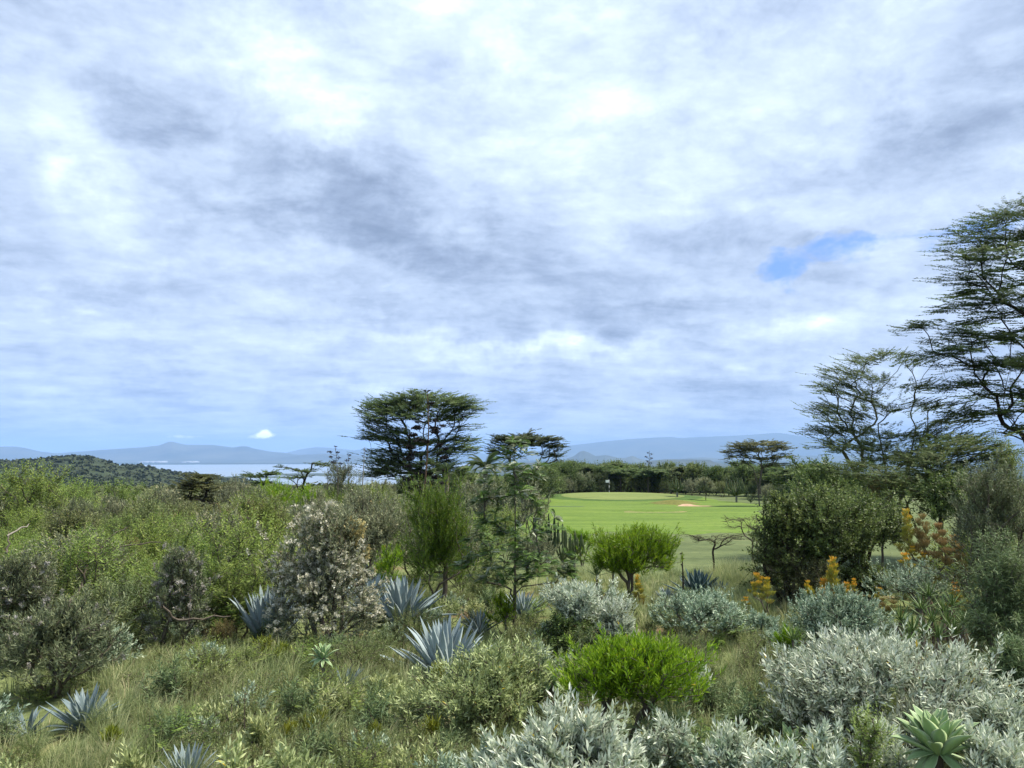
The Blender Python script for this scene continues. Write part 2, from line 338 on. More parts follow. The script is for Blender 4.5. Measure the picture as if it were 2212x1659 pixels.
def spot(u, d):
    """ground point at forward distance d seen in column u"""
    x = (u - 1106) / F * d
    for _ in range(3):
        z = float(ground(x, d)); t = d * math.cos(R(PITCH)) + z * math.sin(R(PITCH)); x = (u - 1106) / F * t
    return x, d, float(ground(x, d)) + EYE
def dist(u, v):
    """forward distance of the ground seen at (u,v)"""
    dd = pixdir(u, v)
    ds = np.geomspace(4, 2500, 4000)
    g = ground(dd.x / dd.y * ds, ds); ray = dd.z / dd.y * ds
    i = int(np.argmax(g > ray)); return float(ds[i])
def ztop(v, d):
    yv = (829.5 - v) / F; p = R(PITCH)
    return EYE + d * (math.sin(p) + yv * math.cos(p)) / (math.cos(p) - yv * math.sin(p))
def pxm(w_, d): return w_ * d / F

def ground_mat():
    m = bpy.data.materials.new('scrubland_ground'); m.use_nodes = True; t = NT(m.node_tree); t.n.clear()
    geo = t.new('ShaderNodeNewGeometry').outputs['Position']
    n1 = t.noise(geo, .35, 6, .6); n2 = t.noise(geo, 2.5, 8, .7); n3 = t.noise(geo, .02, 6, .6); n4 = t.noise(geo, .0035, 5, .6)
    soil = t.ramp(n2, [(.3, (.10, .055, .032)), (.55, (.20, .12, .075)), (.75, (.28, .19, .12))])
    turf = t.ramp(n2, [(.3, (.08, .10, .035)), (.55, (.15, .18, .07)), (.8, (.25, .26, .13))])
    near = t.mix(t.ramp(n1, [(.54, (0, 0, 0)), (.68, (1, 1, 1))]), turf, soil)
    farc = t.mix(t.ramp(n4, [(.46, (0, 0, 0)), (.66, (1, 1, 1))]), t.ramp(n3, [(.35, (.026, .038, .020)), (.65, (.044, .057, .029))]), t.ramp(n3, [(.3, (.032, .046, .021)), (.7, (.054, .070, .033))]))
    sp = t.new('ShaderNodeSeparateXYZ'); t.l.new(geo, sp.inputs[0])
    f = t.m('MINIMUM', t.m('MAXIMUM', t.m('DIVIDE', t.m('SUBTRACT', sp.outputs[1], 160.0), 200.0), 0.0), 1.0)
    c = t.mix(f, near, farc)
    p = t.new('ShaderNodeBsdfPrincipled'); t.l.new(c, p.inputs['Base Color']); p.inputs['Roughness'].default_value = .95; p.inputs['Specular IOR Level'].default_value = .1
    bp = t.new('ShaderNodeBump'); bp.inputs['Strength'].default_value = .6; bp.inputs['Distance'].default_value = .04
    t.l.new(n2, bp.inputs['Height']); t.l.new(bp.outputs[0], p.inputs['Normal'])
    out = t.new('ShaderNodeOutputMaterial'); t.l.new(p.outputs[0], out.inputs[0]); return m
M['ground'] = ground_mat()

def spline_loop(pts, n):
    pts = np.array(pts, dtype=float); k = len(pts); out = []
    for i in range(k):
        p0, p1, p2, p3 = pts[(i - 1) % k], pts[i], pts[(i + 1) % k], pts[(i + 2) % k]
        for j in range(n):
            t = j / n
            out.append(.5 * ((2 * p1) + (-p0 + p2) * t + (2 * p0 - 5 * p1 + 4 * p2 - p3) * t * t + (-p0 + 3 * p1 - 3 * p2 + p3) * t ** 3))
    return np.array(out)
LAWN = spline_loop([(-3, 27.5), (3, 26.8), (9, 27.6), (14, 31), (25, 36), (45, 45), (72, 60), (85, 100), (72, 150), (50, 164), (28, 164), (8, 158), (1, 138), (-3, 110), (-6, 80), (-6, 50)], 10)
FAIRWAY = spline_loop([(1, 53), (8, 50), (15, 50.5), (21, 53), (23, 60), (23.5, 70), (26, 82), (31, 92), (38, 99), (40, 106), (35, 114), (34, 126), (31, 140), (20, 152), (8, 149), (2, 132), (-1.5, 105), (-3, 78), (-2, 60)], 8)
GREEN = spline_loop([(8.5, 134), (9.5, 127), (14, 121.5), (20, 121), (26, 125), (29.5, 133), (27, 142), (18, 146), (11, 142)], 10)
def inside(poly, x, y):
    x = np.asarray(x, float); y = np.asarray(y, float); r = np.zeros(x.shape, bool); n = len(poly)
    for i in range(n):
        x1, y1 = poly[i]; x2, y2 = poly[(i + 1) % n]
        if y1 == y2: continue
        c = ((y1 > y) != (y2 > y)) & (x < (x2 - x1) * (y - y1) / (y2 - y1) + x1); r ^= c
    return r
def sheet(name, loop, dz, mat, centre=None, rings=60, wob=0.0, skirt=0.06):
    """sheet that follows the ground inside a closed outline"""
    c = np.array(centre) if centre else loop.mean(axis=0); n = len(loop)
    L = loop.copy()
    if wob:
        th = np.arange(n); L = c + (L - c) * (1 + wob * (np.sin(th * 1.7) + .9 * np.sin(th * .61 + 1) + .8 * np.sin(th * .23 + 2) + .6 * np.sin(th * 2.9)))[:, None]
    tt = np.linspace(0, 1, rings + 1)[1:]
    P = c + (L - c)[None] * tt[:, None, None]
    V = np.zeros((rings * n + 1, 3)); V[1:, :2] = P.reshape(-1, 2); V[0, :2] = c
    V[:, 2] = ground(V[:, 0], V[:, 1]) + EYE + dz
    V[1 + (rings - 1) * n:, 2] -= skirt
    i = np.arange(n); j = (i + 1) % n
    tri = np.stack([np.zeros(n, int), 1 + i, 1 + j], 1)
    q = np.concatenate([np.stack([1 + r * n + i, 1 + (r + 1) * n + i, 1 + (r + 1) * n + j, 1 + r * n + j], 1) for r in range(rings - 1)])
    me = mk_mesh(name, V, [tri, q], mat, smooth=True)
    return tag(mesh_obj(name, me), kind='structure')
def build_ground():
    az = np.concatenate([np.linspace(-50, 50, 401), np.linspace(50, 310, 66)[1:-1]]) * math.pi / 180
    rr = np.concatenate([[.6], np.geomspace(1.2, 45000, 330)])
    A, D = np.meshgrid(az, rr); X, Y = D * np.sin(A), D * np.cos(A)
    Z = ground(X, Y) + EYE
    ins = inside(LAWN, X.ravel(), Y.ravel()).reshape(X.shape)
    big = inside(np.array([LAWN.mean(0) + (p - LAWN.mean(0)) * .985 for p in LAWN]), X.ravel(), Y.ravel()).reshape(X.shape)
    Z = Z - ins * .05 - big * .9
    n = len(az); m = len(rr)
    V = np.stack([X.ravel(), Y.ravel(), Z.ravel()], 1)
    i = np.arange(n); j = (i + 1) % n
    q = np.concatenate([np.stack([r * n + i, r * n + j, (r + 1) * n + j, (r + 1) * n + i], 1) for r in range(m - 1)])
    V = np.vstack([V, [[0, 0, V[0, 2]]]])
    tri = np.stack([np.full(n, len(V) - 1), j, i], 1)
    tag(mesh_obj('ground', mk_mesh('ground', V, [q, tri], M['ground'], smooth=True)), kind='structure')
build_ground()
def turf_mat(name, a, b, c3, bald=None, s=1.0):
    m = bpy.data.materials.new(name); m.use_nodes = True; t = NT(m.node_tree); t.n.clear()
    geo = t.new('ShaderNodeNewGeometry').outputs['Position']
    mp = t.new('ShaderNodeMapping'); t.l.new(geo, mp.inputs[0]); mp.inputs['Scale'].default_value = (.45, 1.3, 1); mp.inputs['Rotation'].default_value = (0, 0, .2)
    n1 = t.noise(mp.outputs[0], .16 * s, 8, .72, .8); n2 = t.noise(geo, 2.2, 7, .7); n3 = t.noise(mp.outputs[0], .55, 6, .65, .5)
    c = t.ramp(n1, [(.36, tuple(q * .82 for q in a)), (.50, b), (.62, tuple(q * 1.12 for q in c3))])
    c = t.mix(.45, c, t.ramp(n2, [(.3, tuple(x * .6 for x in a)), (.7, tuple(x * 1.25 for x in c3))]))
    if bald: c = t.mix(t.ramp(n3, [(.60, (0, 0, 0)), (.72, (.6, .6, .6))]), c, c4(bald))
    p = t.new('ShaderNodeBsdfPrincipled'); t.l.new(c, p.inputs['Base Color']); p.inputs['Roughness'].default_value = .9; p.inputs['Specular IOR Level'].default_value = .15
    bp = t.new('ShaderNodeBump'); bp.inputs['Strength'].default_value = .5; bp.inputs['Distance'].default_value = .03
    t.l.new(t.noise(geo, 9, 5, .7), bp.inputs['Height']); t.l.new(bp.outputs[0], p.inputs['Normal'])
    out = t.new('ShaderNodeOutputMaterial'); t.l.new(p.outputs[0], out.inputs[0]); return m
sheet('lawn', LAWN, 0.0, turf_mat('rough_lawn_turf', (.062, .088, .030), (.092, .125, .045), (.13, .155, .062), (.17, .15, .08)), centre=(22, 90), rings=110, wob=.004)
sheet('fairway', FAIRWAY, .035, turf_mat('fairway_turf', (.075, .135, .018), (.105, .175, .024), (.14, .20, .034), (.20, .20, .075)), centre=(16, 95), rings=90, wob=.016)
sheet('green_collar', np.array([GREEN.mean(0) + (p - GREEN.mean(0)) * (1.28, 1.22) for p in GREEN]), .05, turf_mat('collar_turf', (.042, .085, .014), (.058, .108, .020), (.078, .130, .026)), rings=30, skirt=.02)  # collar turf painted darker, also to stand for shading on the mound's flank
sheet('putting_green', GREEN, .075, turf_mat('putting_green_turf', (.125, .165, .045), (.15, .19, .052), (.175, .21, .064)), rings=30, skirt=.02)
BUNK = surf_mat('bunker_sand', (.34, .22, .13), (.44, .30, .20), 1.2, .95, .3, coords='Object')
def ell(cx, cy, rx, ry, n=40, seed=0):
    r = np.random.default_rng(seed); th = np.linspace(0, 2 * math.pi, n, endpoint=False)
    w_ = 1 + .10 * np.sin(3 * th + r.random() * 6) + .07 * np.sin(5 * th + r.random() * 6)
    return np.stack([cx + rx * w_ * np.cos(th), cy + ry * w_ * np.sin(th)], 1)
sheet('sand_bunker', ell(24.0, 103.4, 2.6, 2.9, seed=1), .08, BUNK, rings=10, skirt=.03)
sheet('sand_bunker', ell(14.6, 81.2, 3.2, .55, seed=2), .08, BUNK, rings=10, skirt=.03)
LIP = turf_mat('bunker_lip_turf', (.10, .12, .026), (.14, .14, .035), (.18, .17, .05))
sheet('bunker_lip', ell(22.4, 107.4, 3.4, 1.5, seed=3), .07, LIP, rings=8, skirt=.04)
# hollow's shade left of the green, painted as darker turf; no dip modelled
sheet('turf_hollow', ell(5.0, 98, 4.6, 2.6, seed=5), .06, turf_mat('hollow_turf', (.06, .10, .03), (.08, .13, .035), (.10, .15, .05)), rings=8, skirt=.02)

# water
def water_mat():
    m = bpy.data.materials.new('lake_water'); m.use_nodes = True; t = NT(m.node_tree); t.n.clear()
    p = t.new('ShaderNodeBsdfPrincipled'); p.inputs['Base Color'].default_value = (.20, .25, .30, 1); p.inputs['Roughness'].default_value = .30
    p.inputs['IOR'].default_value = 1.33
    geo = t.new('ShaderNodeNewGeometry').outputs['Position']
    bp = t.new('ShaderNodeBump'); bp.inputs['Strength'].default_value = .25; bp.inputs['Distance'].default_value = 1.0
    t.l.new(t.noise(geo, .02, 4, .6), bp.inputs['Height']); t.l.new(bp.outputs[0], p.inputs['Normal'])
    out = t.new('ShaderNodeOutputMaterial'); t.l.new(p.outputs[0], out.inputs[0]); return m
M['water'] = water_mat()
WZ = -120 + EYE
lake = mk_mesh('lake', np.array([(-16000, 1800, WZ), (2500, 1800, WZ), (2500, 13000, WZ), (-16000, 13000, WZ)]), np.array([(0, 1, 2, 3)]), M['water'])
tag(mesh_obj('lake', lake), kind='structure')

# spits of land in the lake
def flat_land(name, u0, u1, v0, v1, h, seed):
    r = np.random.default_rng(seed)
    ys = [ -120 * math.cos(R(0)) / math.tan(-azel(900, v)[1]) * 1.0 for v in (v1, v0)]
    d0, d1 = abs(ys[0]), abs(ys[1]); n = 40
    t = np.linspace(0, 1, n); us = u0 + (u1 - u0) * t
    wdt = np.sin(np.pi * t) ** .6 * (1 + .3 * r.random(n))
    dc = (d0 + d1) / 2; hw = (d1 - d0) / 2 * wdt + 2
    V = []; 
    for k in range(5):
        s = (k - 2) / 2; dd = dc + hw * s; x = (us - 1106) / F * dd
        z = WZ - 3 + (h + 3) * (1 - abs(s)) ** .5 * (wdt * .8 + .2) * (1 + .4 * r.random(n)) - (abs(s) == 1) * 1
        V.append(np.stack([x, dd, z], 1))
    V = np.concatenate(V); i = np.arange(n - 1)
    q = np.concatenate([np.stack([k * n + i, k * n + i + 1, (k + 1) * n + i + 1, (k + 1) * n + i], 1) for k in range(4)])
    tag(mesh_obj(name, mk_mesh(name, V, q, M['farland'], smooth=True)), kind='structure')
M['farland'] = surf_mat('wooded_shore', (.030, .042, .020), (.065, .080, .035), .02, .95, 0, coords='Object')
flat_land('shore_spit', 470, 640, 1029, 1034, 4, 1)
flat_land('shore_spit', 560, 800, 1023, 1029, 5, 2)
flat_land('island', 500, 700, 999.5, 1001.5, 12, 3)

# mountain ranges
def mtn_mat(name, a, b, s):
    return surf_mat(name, a, b, s, .95, 0, coords='Object', detail=8)
M['mountain'] = mtn_mat('mountain_slopes', (.030, .045, .030), (.085, .095, .065), .0012)
M['mesa'] = mtn_mat('mesa_slopes', (.028, .040, .026), (.060, .070, .045), .003)
def ridge(name, pts, D, depth, mat, zbase=-112, seed=0, rough=1.0, n=420):
    r = np.random.default_rng(seed)
    us = np.array([p[0] for p in pts], float); vs = np.array([p[1] for p in pts], float)
    ug = np.linspace(us[0], us[-1], n); vg = np.interp(ug, us, vs)
    k = np.hanning(7); k /= k.sum(); vg = np.convolve(np.pad(vg, 3, mode='edge'), k, mode='valid')
    fr = np.zeros(n)
    for o in range(1, 6):
        fr += np.interp(ug, np.linspace(us[0], us[-1], 12 * 2 ** o), r.normal(size=12 * 2 ** o)) / 2 ** o
    vg = vg + fr * .55 * rough
    top = np.array([ztop(v, D) for v in vg]) 
    rows = [-1.0, -.85, -.7, -.55, -.42, -.3, -.2, -.1, 0, .2, .5, 1.0]
    V = []
    gul = np.zeros((len(rows), n))
    for o in range(2, 6):
        g = np.interp(ug, np.linspace(us[0], us[-1], 10 * 2 ** o), r.normal(size=10 * 2 ** o)) / 2 ** (o - 1)
        for i_, s in enumerate(rows): gul[i_] += np.roll(g, int(s * 9)) 
    for i_, s in enumerate(rows):
        f = (1 - abs(s)) ** 1.35 if s < 0 else 1 - s
        y = D + s * depth; x = (ug - 1106) / F * y
        z = (zbase + EYE) + (top - zbase - EYE) * f + gul[i_] * (top - zbase) * .09 * (f * (1 - f)) * 2.2 * rough
        V.append(np.stack([x, np.full(n, y), z], 1))
    V = np.concatenate(V); i = np.arange(n - 1)
    q = np.concatenate([np.stack([a * n + i, a * n + i + 1, (a + 1) * n + i + 1, (a + 1) * n + i], 1) for a in range(len(rows) - 1)])
    tag(mesh_obj(name, mk_mesh(name, V, q, mat, smooth=True)), kind='structure')
ridge('mountain_range', [(-500, 985), (-200, 972), (0, 965), (35, 964.5), (55, 967), (90, 975), (122, 979), (156, 977), (222, 972), (312, 966), (347, 962), (361, 956), (371, 953.5), (382, 956), (403, 961), (462, 961), (507, 967), (521, 964), (535, 964), (549, 969), (590, 976), (618, 978), (680, 988), (760, 997)], 16000, 2600, M['mountain'], seed=1, rough=.6)
ridge('mountain_range', [(500, 999), (521, 997), (590, 988), (660, 982), (712, 980), (768, 984), (850, 992), (900, 998)], 14200, 1500, M['mountain'], seed=2, rough=.5)
ridge('mountain_range', [(560, 996), (621, 978), (649, 971), (684, 966), (713, 967), (765, 973), (817, 967), (870, 972), (930, 985), (1005, 981), (1026, 977), (1046, 980), (1110, 986), (1180, 985), (1300, 990)], 23000, 4000, M['mountain'], seed=3, rough=.6)
ridge('mountain_range', [(1080, 1000), (1170, 972), (1217, 963.5), (1251, 960), (1310, 953), (1362, 948.6), (1400, 946), (1449, 943.7), (1465, 946), (1568, 942), (1640, 938), (1675, 935), (1696, 937), (1728, 942), (1760, 946), (1830, 941), (1950, 946), (2100, 940), (2300, 955), (2700, 975)], 25000, 4500, M['mountain'], seed=4, rough=.7)
ridge('hill', [(1190, 1003), (1239, 985), (1252, 975.6), (1260, 974), (1270, 977), (1286, 985), (1307, 983), (1333, 988.6), (1350, 989), (1365, 984.5), (1380, 991), (1398, 995), (1450, 1000)], 12500, 1300, M['mountain'], seed=5, rough=.4)
ridge('hill', [(1378, 1006), (1398, 996), (1437, 992), (1489, 992.5), (1531, 993), (1539, 997), (1560, 1003), (1600, 1008)], 7500, 900, M['mesa'], seed=6, rough=.4)
ridge('hill', [(1440, 996), (1490, 989), (1520, 988), (1560, 991), (1640, 990), (1710, 984), (1790, 984), (1900, 985), (2100, 990), (2300, 1000)], 15500, 1500, M['mountain'], seed=8, rough=.4)
ridge('hill', [(1000, 1006), (1100, 1000), (1190, 1000), (1300, 1003), (1400, 1006)], 5200, 700, M['mesa'], seed=9, rough=.5)

# greenhouses on the far shore
def boxes(Bs):
    V = []; Q = []
    for (x0, x1, y0, y1, z0, z1) in Bs:
        b = len(V); V += [(x0, y0, z0), (x1, y0, z0), (x1, y1, z0), (x0, y1, z0), (x0, y0, z1), (x1, y0, z1), (x1, y1, z1), (x0, y1, z1)]
        Q += [(b, b + 3, b + 2, b + 1), (b + 4, b + 5, b + 6, b + 7), (b, b + 1, b + 5, b + 4), (b + 1, b + 2, b + 6, b + 5), (b + 2, b + 3, b + 7, b + 6), (b + 3, b, b + 4, b + 7)]
    return np.array(V), np.array(Q)
for (u0, u1, dd, lb) in [(-40, 44, 11700, 'long white greenhouse block on the far lake shore at the left edge of the view'),
                         (52, 112, 11900, 'white greenhouse block on the far shore right of the longest one'),
                         (300, 350, 12900, 'white greenhouse block at the foot of the pointed blue peak'),
                         (392, 420, 13100, 'small pale greenhouse block on the far shore right of the pointed peak')]:
    x0, x1 = (u0 - 1106) / F * dd, (u1 - 1106) / F * dd
    rt = empty('greenhouse', ((x0 + x1) / 2, dd, -112 + EYE), 0, lb, 'greenhouse', 'greenhouses on the far shore')
    n_ = max(2, int((x1 - x0) / 90)); hw = (x1 - x0) / 2
    for i_ in range(n_):
        a = -hw + i_ * 2 * hw / n_; b_ = a + 2 * hw / n_ - 8; zt = 17 + (i_ * 37 % 7)
        V = np.array([(a, 0, -20), (b_, 0, -20), (b_, 300, -20), (a, 300, -20), (a, 0, zt * .7), (b_, 0, zt * .7), (b_, 300, zt), (a, 300, zt), ((a + b_) / 2, 0, zt * .85), ((a + b_) / 2, 300, zt + 7)])
        mesh_obj('roof_bay', mk_mesh('roof_bay', V, [np.array([(0, 3, 2, 1), (1, 2, 6, 5), (3, 0, 4, 7), (4, 8, 9, 7), (8, 5, 6, 9)]), np.array([(0, 1, 5, 8, 4), (2, 3, 7, 9, 6)])], M['greenhouse']), rt)

# ------------------------------------------------------------------ haze
HAZE = 5.3e-5
def build_haze():
    V, Q = boxes([(-46000, 46000, -46000, 46000, -140 + EYE, 800)])
    m = bpy.data.materials.new('haze_air'); m.use_nodes = True; t = NT(m.node_tree); t.n.clear()
    pv = t.new('ShaderNodeVolumePrincipled'); pv.inputs['Density'].default_value = HAZE
    pv.inputs['Color'].default_value = (.38, .60, 1.0, 1); pv.inputs['Anisotropy'].default_value = 0.0
    out = t.new('ShaderNodeOutputMaterial'); t.l.new(pv.outputs[0], out.inputs['Volume'])
    o = tag(mesh_obj('haze', mk_mesh('haze', V, Q, m)), kind='stuff')
build_haze()

# ------------------------------------------------------------------ plant generators
def fbm_dir(rng, k=9):
    """lumpy function over directions"""
    C = norm(rng.normal(size=(k, 3))); A = rng.uniform(-1, 1, k); S = rng.uniform(3, 8, k)
    return lambda D: (A * np.exp(S * (D @ C.T - 1))).sum(1)
def skeleton(tips, roots, rng, step=.25, alpha=.35, up=.4, curve=.35):
    """roots: list of polylines. Returns nodes, parents, tip node index, tip direction"""
    cap = 200 + len(tips) * 14 + sum(len(r) for r in roots)
    P = np.zeros((cap, 3)); par = np.full(cap, -1, int); L = np.zeros(cap); D = np.zeros((cap, 3)); n = 0
    for rt in roots:
        for k, p in enumerate(rt):
            P[n] = p
            if k: par[n] = n - 1; L[n] = L[n - 1] + np.linalg.norm(P[n] - P[n - 1]); D[n] = norm(P[n] - P[n - 1])
            else: D[n] = (0, 0, 1)
            n += 1
    base = np.array(roots[0][0])
    order = np.argsort(np.linalg.norm(tips - base, axis=1)); tipn = np.zeros(len(tips), int); tdir = np.zeros((len(tips), 3))
    for ti in order:
        T = tips[ti]; dv = T - P[:n]; dd = np.linalg.norm(dv, axis=1)
        cost = dd + alpha * L[:n] + up * np.maximum(-dv[:, 2], 0) - .25 * (dv * D[:n]).sum(1)
        i = int(np.argmin(cost)); dist_ = dd[i]
        K = min(12, max(1, int(math.ceil(dist_ / step))))
        if n + K >= cap: K = 1
        p0 = P[i].copy(); c = p0 + D[i] * dist_ * curve + np.array([0, 0, dist_ * .06]); prev = i
        jit = rng.normal(size=(K, 3)) * dist_ * .035
        for k in range(1, K + 1):
            t = k / K; q = (1 - t) ** 2 * p0 + 2 * t * (1 - t) * c + t * t * T
            if k < K: q = q + jit[k - 1]
            P[n] = q; par[n] = prev; seg = q - P[prev]; ln = np.linalg.norm(seg); L[n] = L[prev] + ln; D[n] = seg / max(ln, 1e-6); prev = n; n += 1
        tipn[ti] = prev; tdir[ti] = D[prev]
    return P[:n], par[:n], tipn, tdir
def stems_mesh(name, P, par, tipn, r_tip, mat, power=.45, rmax=1e9, kmax=7, seed=0, flare=1.0):
    n = len(P); load = np.zeros(n); load[tipn] += 1
    for i in range(n - 1, -1, -1):
        if par[i] >= 0: load[par[i]] += load[i]
    r = np.minimum(r_tip * np.maximum(load, .6) ** power, rmax)
    idx = np.where(par >= 0)[0]; A, B = P[par[idx]], P[idx]; ra = np.minimum(r[par[idx]], r[idx] * 1.2 + .001); rb = r[idx]
    ra = np.where(par[par[idx]] < 0, ra * flare, ra)
    Vs, Qs = [], []; off = 0
    for lo, hi, k in ((0, .012, 3), (.012, .05, 5), (.05, 9, kmax)):
        s = (rb >= lo) & (rb < hi)
        if not s.any(): continue
        a, b, r0, r1 = A[s], B[s], ra[s], rb[s]; d = norm(b - a)
        ref = np.where(np.abs(d[:, 2:3]) > .9, np.array([[1., 0, 0]]), np.array([[0, 0, 1.]])); x = norm(np.cross(d, ref)); y = np.cross(d, x)
        th = np.linspace(0, 2 * math.pi, k, endpoint=False); m = len(a)
        ring = x[:, None] * np.cos(th)[None, :, None] + y[:, None] * np.sin(th)[None, :, None]
        ext = d * (r1 * .35)[:, None]
        V0 = (a - ext)[:, None] + ring * r0[:, None, None]; V1 = (b + ext)[:, None] + ring * r1[:, None, None]
        V = np.concatenate([V0, V1], 1).reshape(-1, 3); o = off + np.arange(m)[:, None] * 2 * k; i = np.arange(k); j = (i + 1) % k
        Q = np.stack([o + i, o + j, o + k + j, o + k + i], 2).reshape(-1, 4)
        Vs.append(V); Qs.append(Q); off += len(V)
    return mk_mesh(name, np.concatenate(Vs), [np.concatenate(Qs)], mat, smooth=True)
def leaves(tips, dirs, rng, n=10, sl=.2, ll=.06, lw=.016, a0=70, a1=25, fold=.25, droop=0.0, clump=.35, tipbias=0.0, flat=0.0, sizevar=.3, lift=0.0, tint_fn=None, taper=.35):
    """leaf quads on shoots; flat: 0 spiral .. 1 two rows held level"""
    m = len(tips); N = m * n
    t = np.tile((np.arange(n) + .5) / n, m) + rng.normal(size=N) * .03
    A = np.repeat(dirs, n, 0); base = np.repeat(tips, n, 0) + A * ((t - .55) * sl)[:, None]
    phi = np.tile(np.arange(n) * 2.39996, m) + np.repeat(rng.uniform(0, 6.28, m), n) + rng.normal(size=N) * .35
    ref = np.where(np.abs(A[:, 2:3]) > .93, np.array([[1., 0, 0]]), np.array([[0, 0, 1.]]))
    x = norm(np.cross(A, ref)); y = np.cross(x, A)
    p = x * np.cos(phi)[:, None] + y * np.sin(phi)[:, None]
    if flat > 0:
        sgn = np.where(np.tile(np.arange(n), m) % 2 == 0, 1.0, -1.0)[:, None]
        p = norm(p * (1 - flat) + x * sgn * flat)
    th = np.radians(a0 + (a1 - a0) * np.clip(t, 0, 1) + rng.normal(size=N) * 12)
    l = norm(A * np.cos(th)[:, None] + p * np.sin(th)[:, None] + np.array([0, 0, lift]))
    side = norm(np.cross(l, np.cross(A, p) * 0 + norm(A * .5 + np.array([0, 0, .8]) * (flat + .2) + rng.normal(size=(N, 3)) * .25)))
    nn = np.cross(side, l)
    sz = (1 + rng.uniform(-sizevar, sizevar, N)) * (1 - taper * np.clip(t, 0, 1) ** 3)
    Ll = (ll * sz)[:, None]; Lw = (lw * sz * .5)[:, None]
    up = np.array([0, 0, 1.])
    b = base; mid = base + l * Ll * .45 - up * droop * Ll * .12; tip = base + l * Ll - up * droop * Ll * .6
    r_ = mid + side * Lw + nn * Lw * fold; l_ = mid - side * Lw + nn * Lw * fold
    V = np.stack([b, r_, tip, l_], 1).reshape(-1, 3)
    cl = np.repeat(rng.random(m), n)
    tv = rng.random(N) * (1 - clump) + cl * clump
    tv = np.clip(tv + tipbias * (t - .5), 0, 1)
    tv = np.where(rng.random(N) < .004, 1.0, np.minimum(tv, .965))
    if tint_fn is not None: tv = np.clip(tint_fn(base, tv, t), 0, 1)
    tint = np.repeat(np.stack([tv, cl, t], 1), 4, 0)
    return V, tint
def quads(n): return np.arange(n * 4).reshape(-1, 4)

def dome_tips(rng, n, H, W, D, clear=.15, shell=.45, lump=.28, flat_top=0.0, k=9):
    """tips spread through a lumpy crown with hollows, plus sprays that stick out of it"""
    f = fbm_dir(rng, k); g = fbm_dir(rng, 24); N = n * 4
    d = norm(rng.normal(size=(N, 3))); low = -.75 if clear < .25 else -.35
    d[:, 2] = np.where((d[:, 2] < low) | ((d[:, 2] < -.3) & (rng.random(N) < .35)), -d[:, 2], d[:, 2])
    r = rng.random(N) ** shell * (1 + lump * 1.5 * f(d) + lump * 1.0 * g(d)) * (1 + rng.normal(size=N) * .05); r = np.clip(r, .15, 1.30) * .90
    cz = H * (clear + (1 - clear) * .42); hz = H - cz
    sk = rng.uniform(-.18, .18, 2)                                 # the crown leans
    p = d * r[:, None] * np.array([W / 2, D / 2, 1]); p[:, :2] *= (1 + .40 * np.clip(-d[:, 2:3], 0, 1) * (clear < .2))
    z = np.where(p[:, 2] > 0, p[:, 2] * hz, p[:, 2] * (cz - clear * H) * 1.05)
    if flat_top: z = np.minimum(z, hz * (1 - flat_top) + (z - hz * (1 - flat_top)) * .3)
    p[:, 2] = cz + z; p[:, 0] += sk[0] * W * .5 * (p[:, 2] / H - .4); p[:, 1] += sk[1] * D * .5 * (p[:, 2] / H - .4)
    # hollows
    q = p / (.5 * (W + H) * .5); K = norm(rng.normal(size=(7, 3))) * rng.uniform(4.0, 9.0, (7, 1)); ph = rng.uniform(0, 6.28, 7)
    nz = np.sin(q @ K.T + ph).sum(1) / 7 ** .5
    keep = (nz > -.45) | (rng.random(N) < .10)
    p = p[keep & (p[:, 2] > max(.04, clear * H * .6))]
    ns = int(n * .34); m = max(5, ns // 6)
    sel = rng.integers(0, len(p), m); base = p[sel]; od = norm((base - np.array([0, 0, cz * .7])) * np.array([1 / W, 1 / D, 1 / H])) 
    od = norm(od * np.array([1, 1, .7]) + np.array([0, 0, .45]) + rng.normal(size=od.shape) * .22); ln = rng.uniform(.06, .26, m) * (H * W) ** .5
    t = np.tile(np.linspace(.1, 1, 6), m)
    sp = np.repeat(base, 6, 0) + np.repeat(od, 6, 0) * (np.repeat(ln, 6) * t)[:, None] + rng.normal(size=(m * 6, 3)) * (np.repeat(ln, 6) * .13)[:, None]
    sp = sp[(sp[:, 2] > .05) & (sp[:, 2] < H * 1.07)]
    return np.vstack([p[:n - len(sp)], sp]) if len(sp) < n else sp[:n]
def multi_root(rng, n, spread, h):
    out = []
    for i in range(n):
        a = rng.uniform(0, 6.28); r = spread * rng.random() ** .5; p0 = np.array([math.cos(a) * r * .3, math.sin(a) * r * .3, -.08])
        out.append([p0, p0 + np.array([math.cos(a) * r * .35, math.sin(a) * r * .35, h * .5]), p0 + np.array([math.cos(a) * r * .9, math.sin(a) * r * .9, h])])
    return out
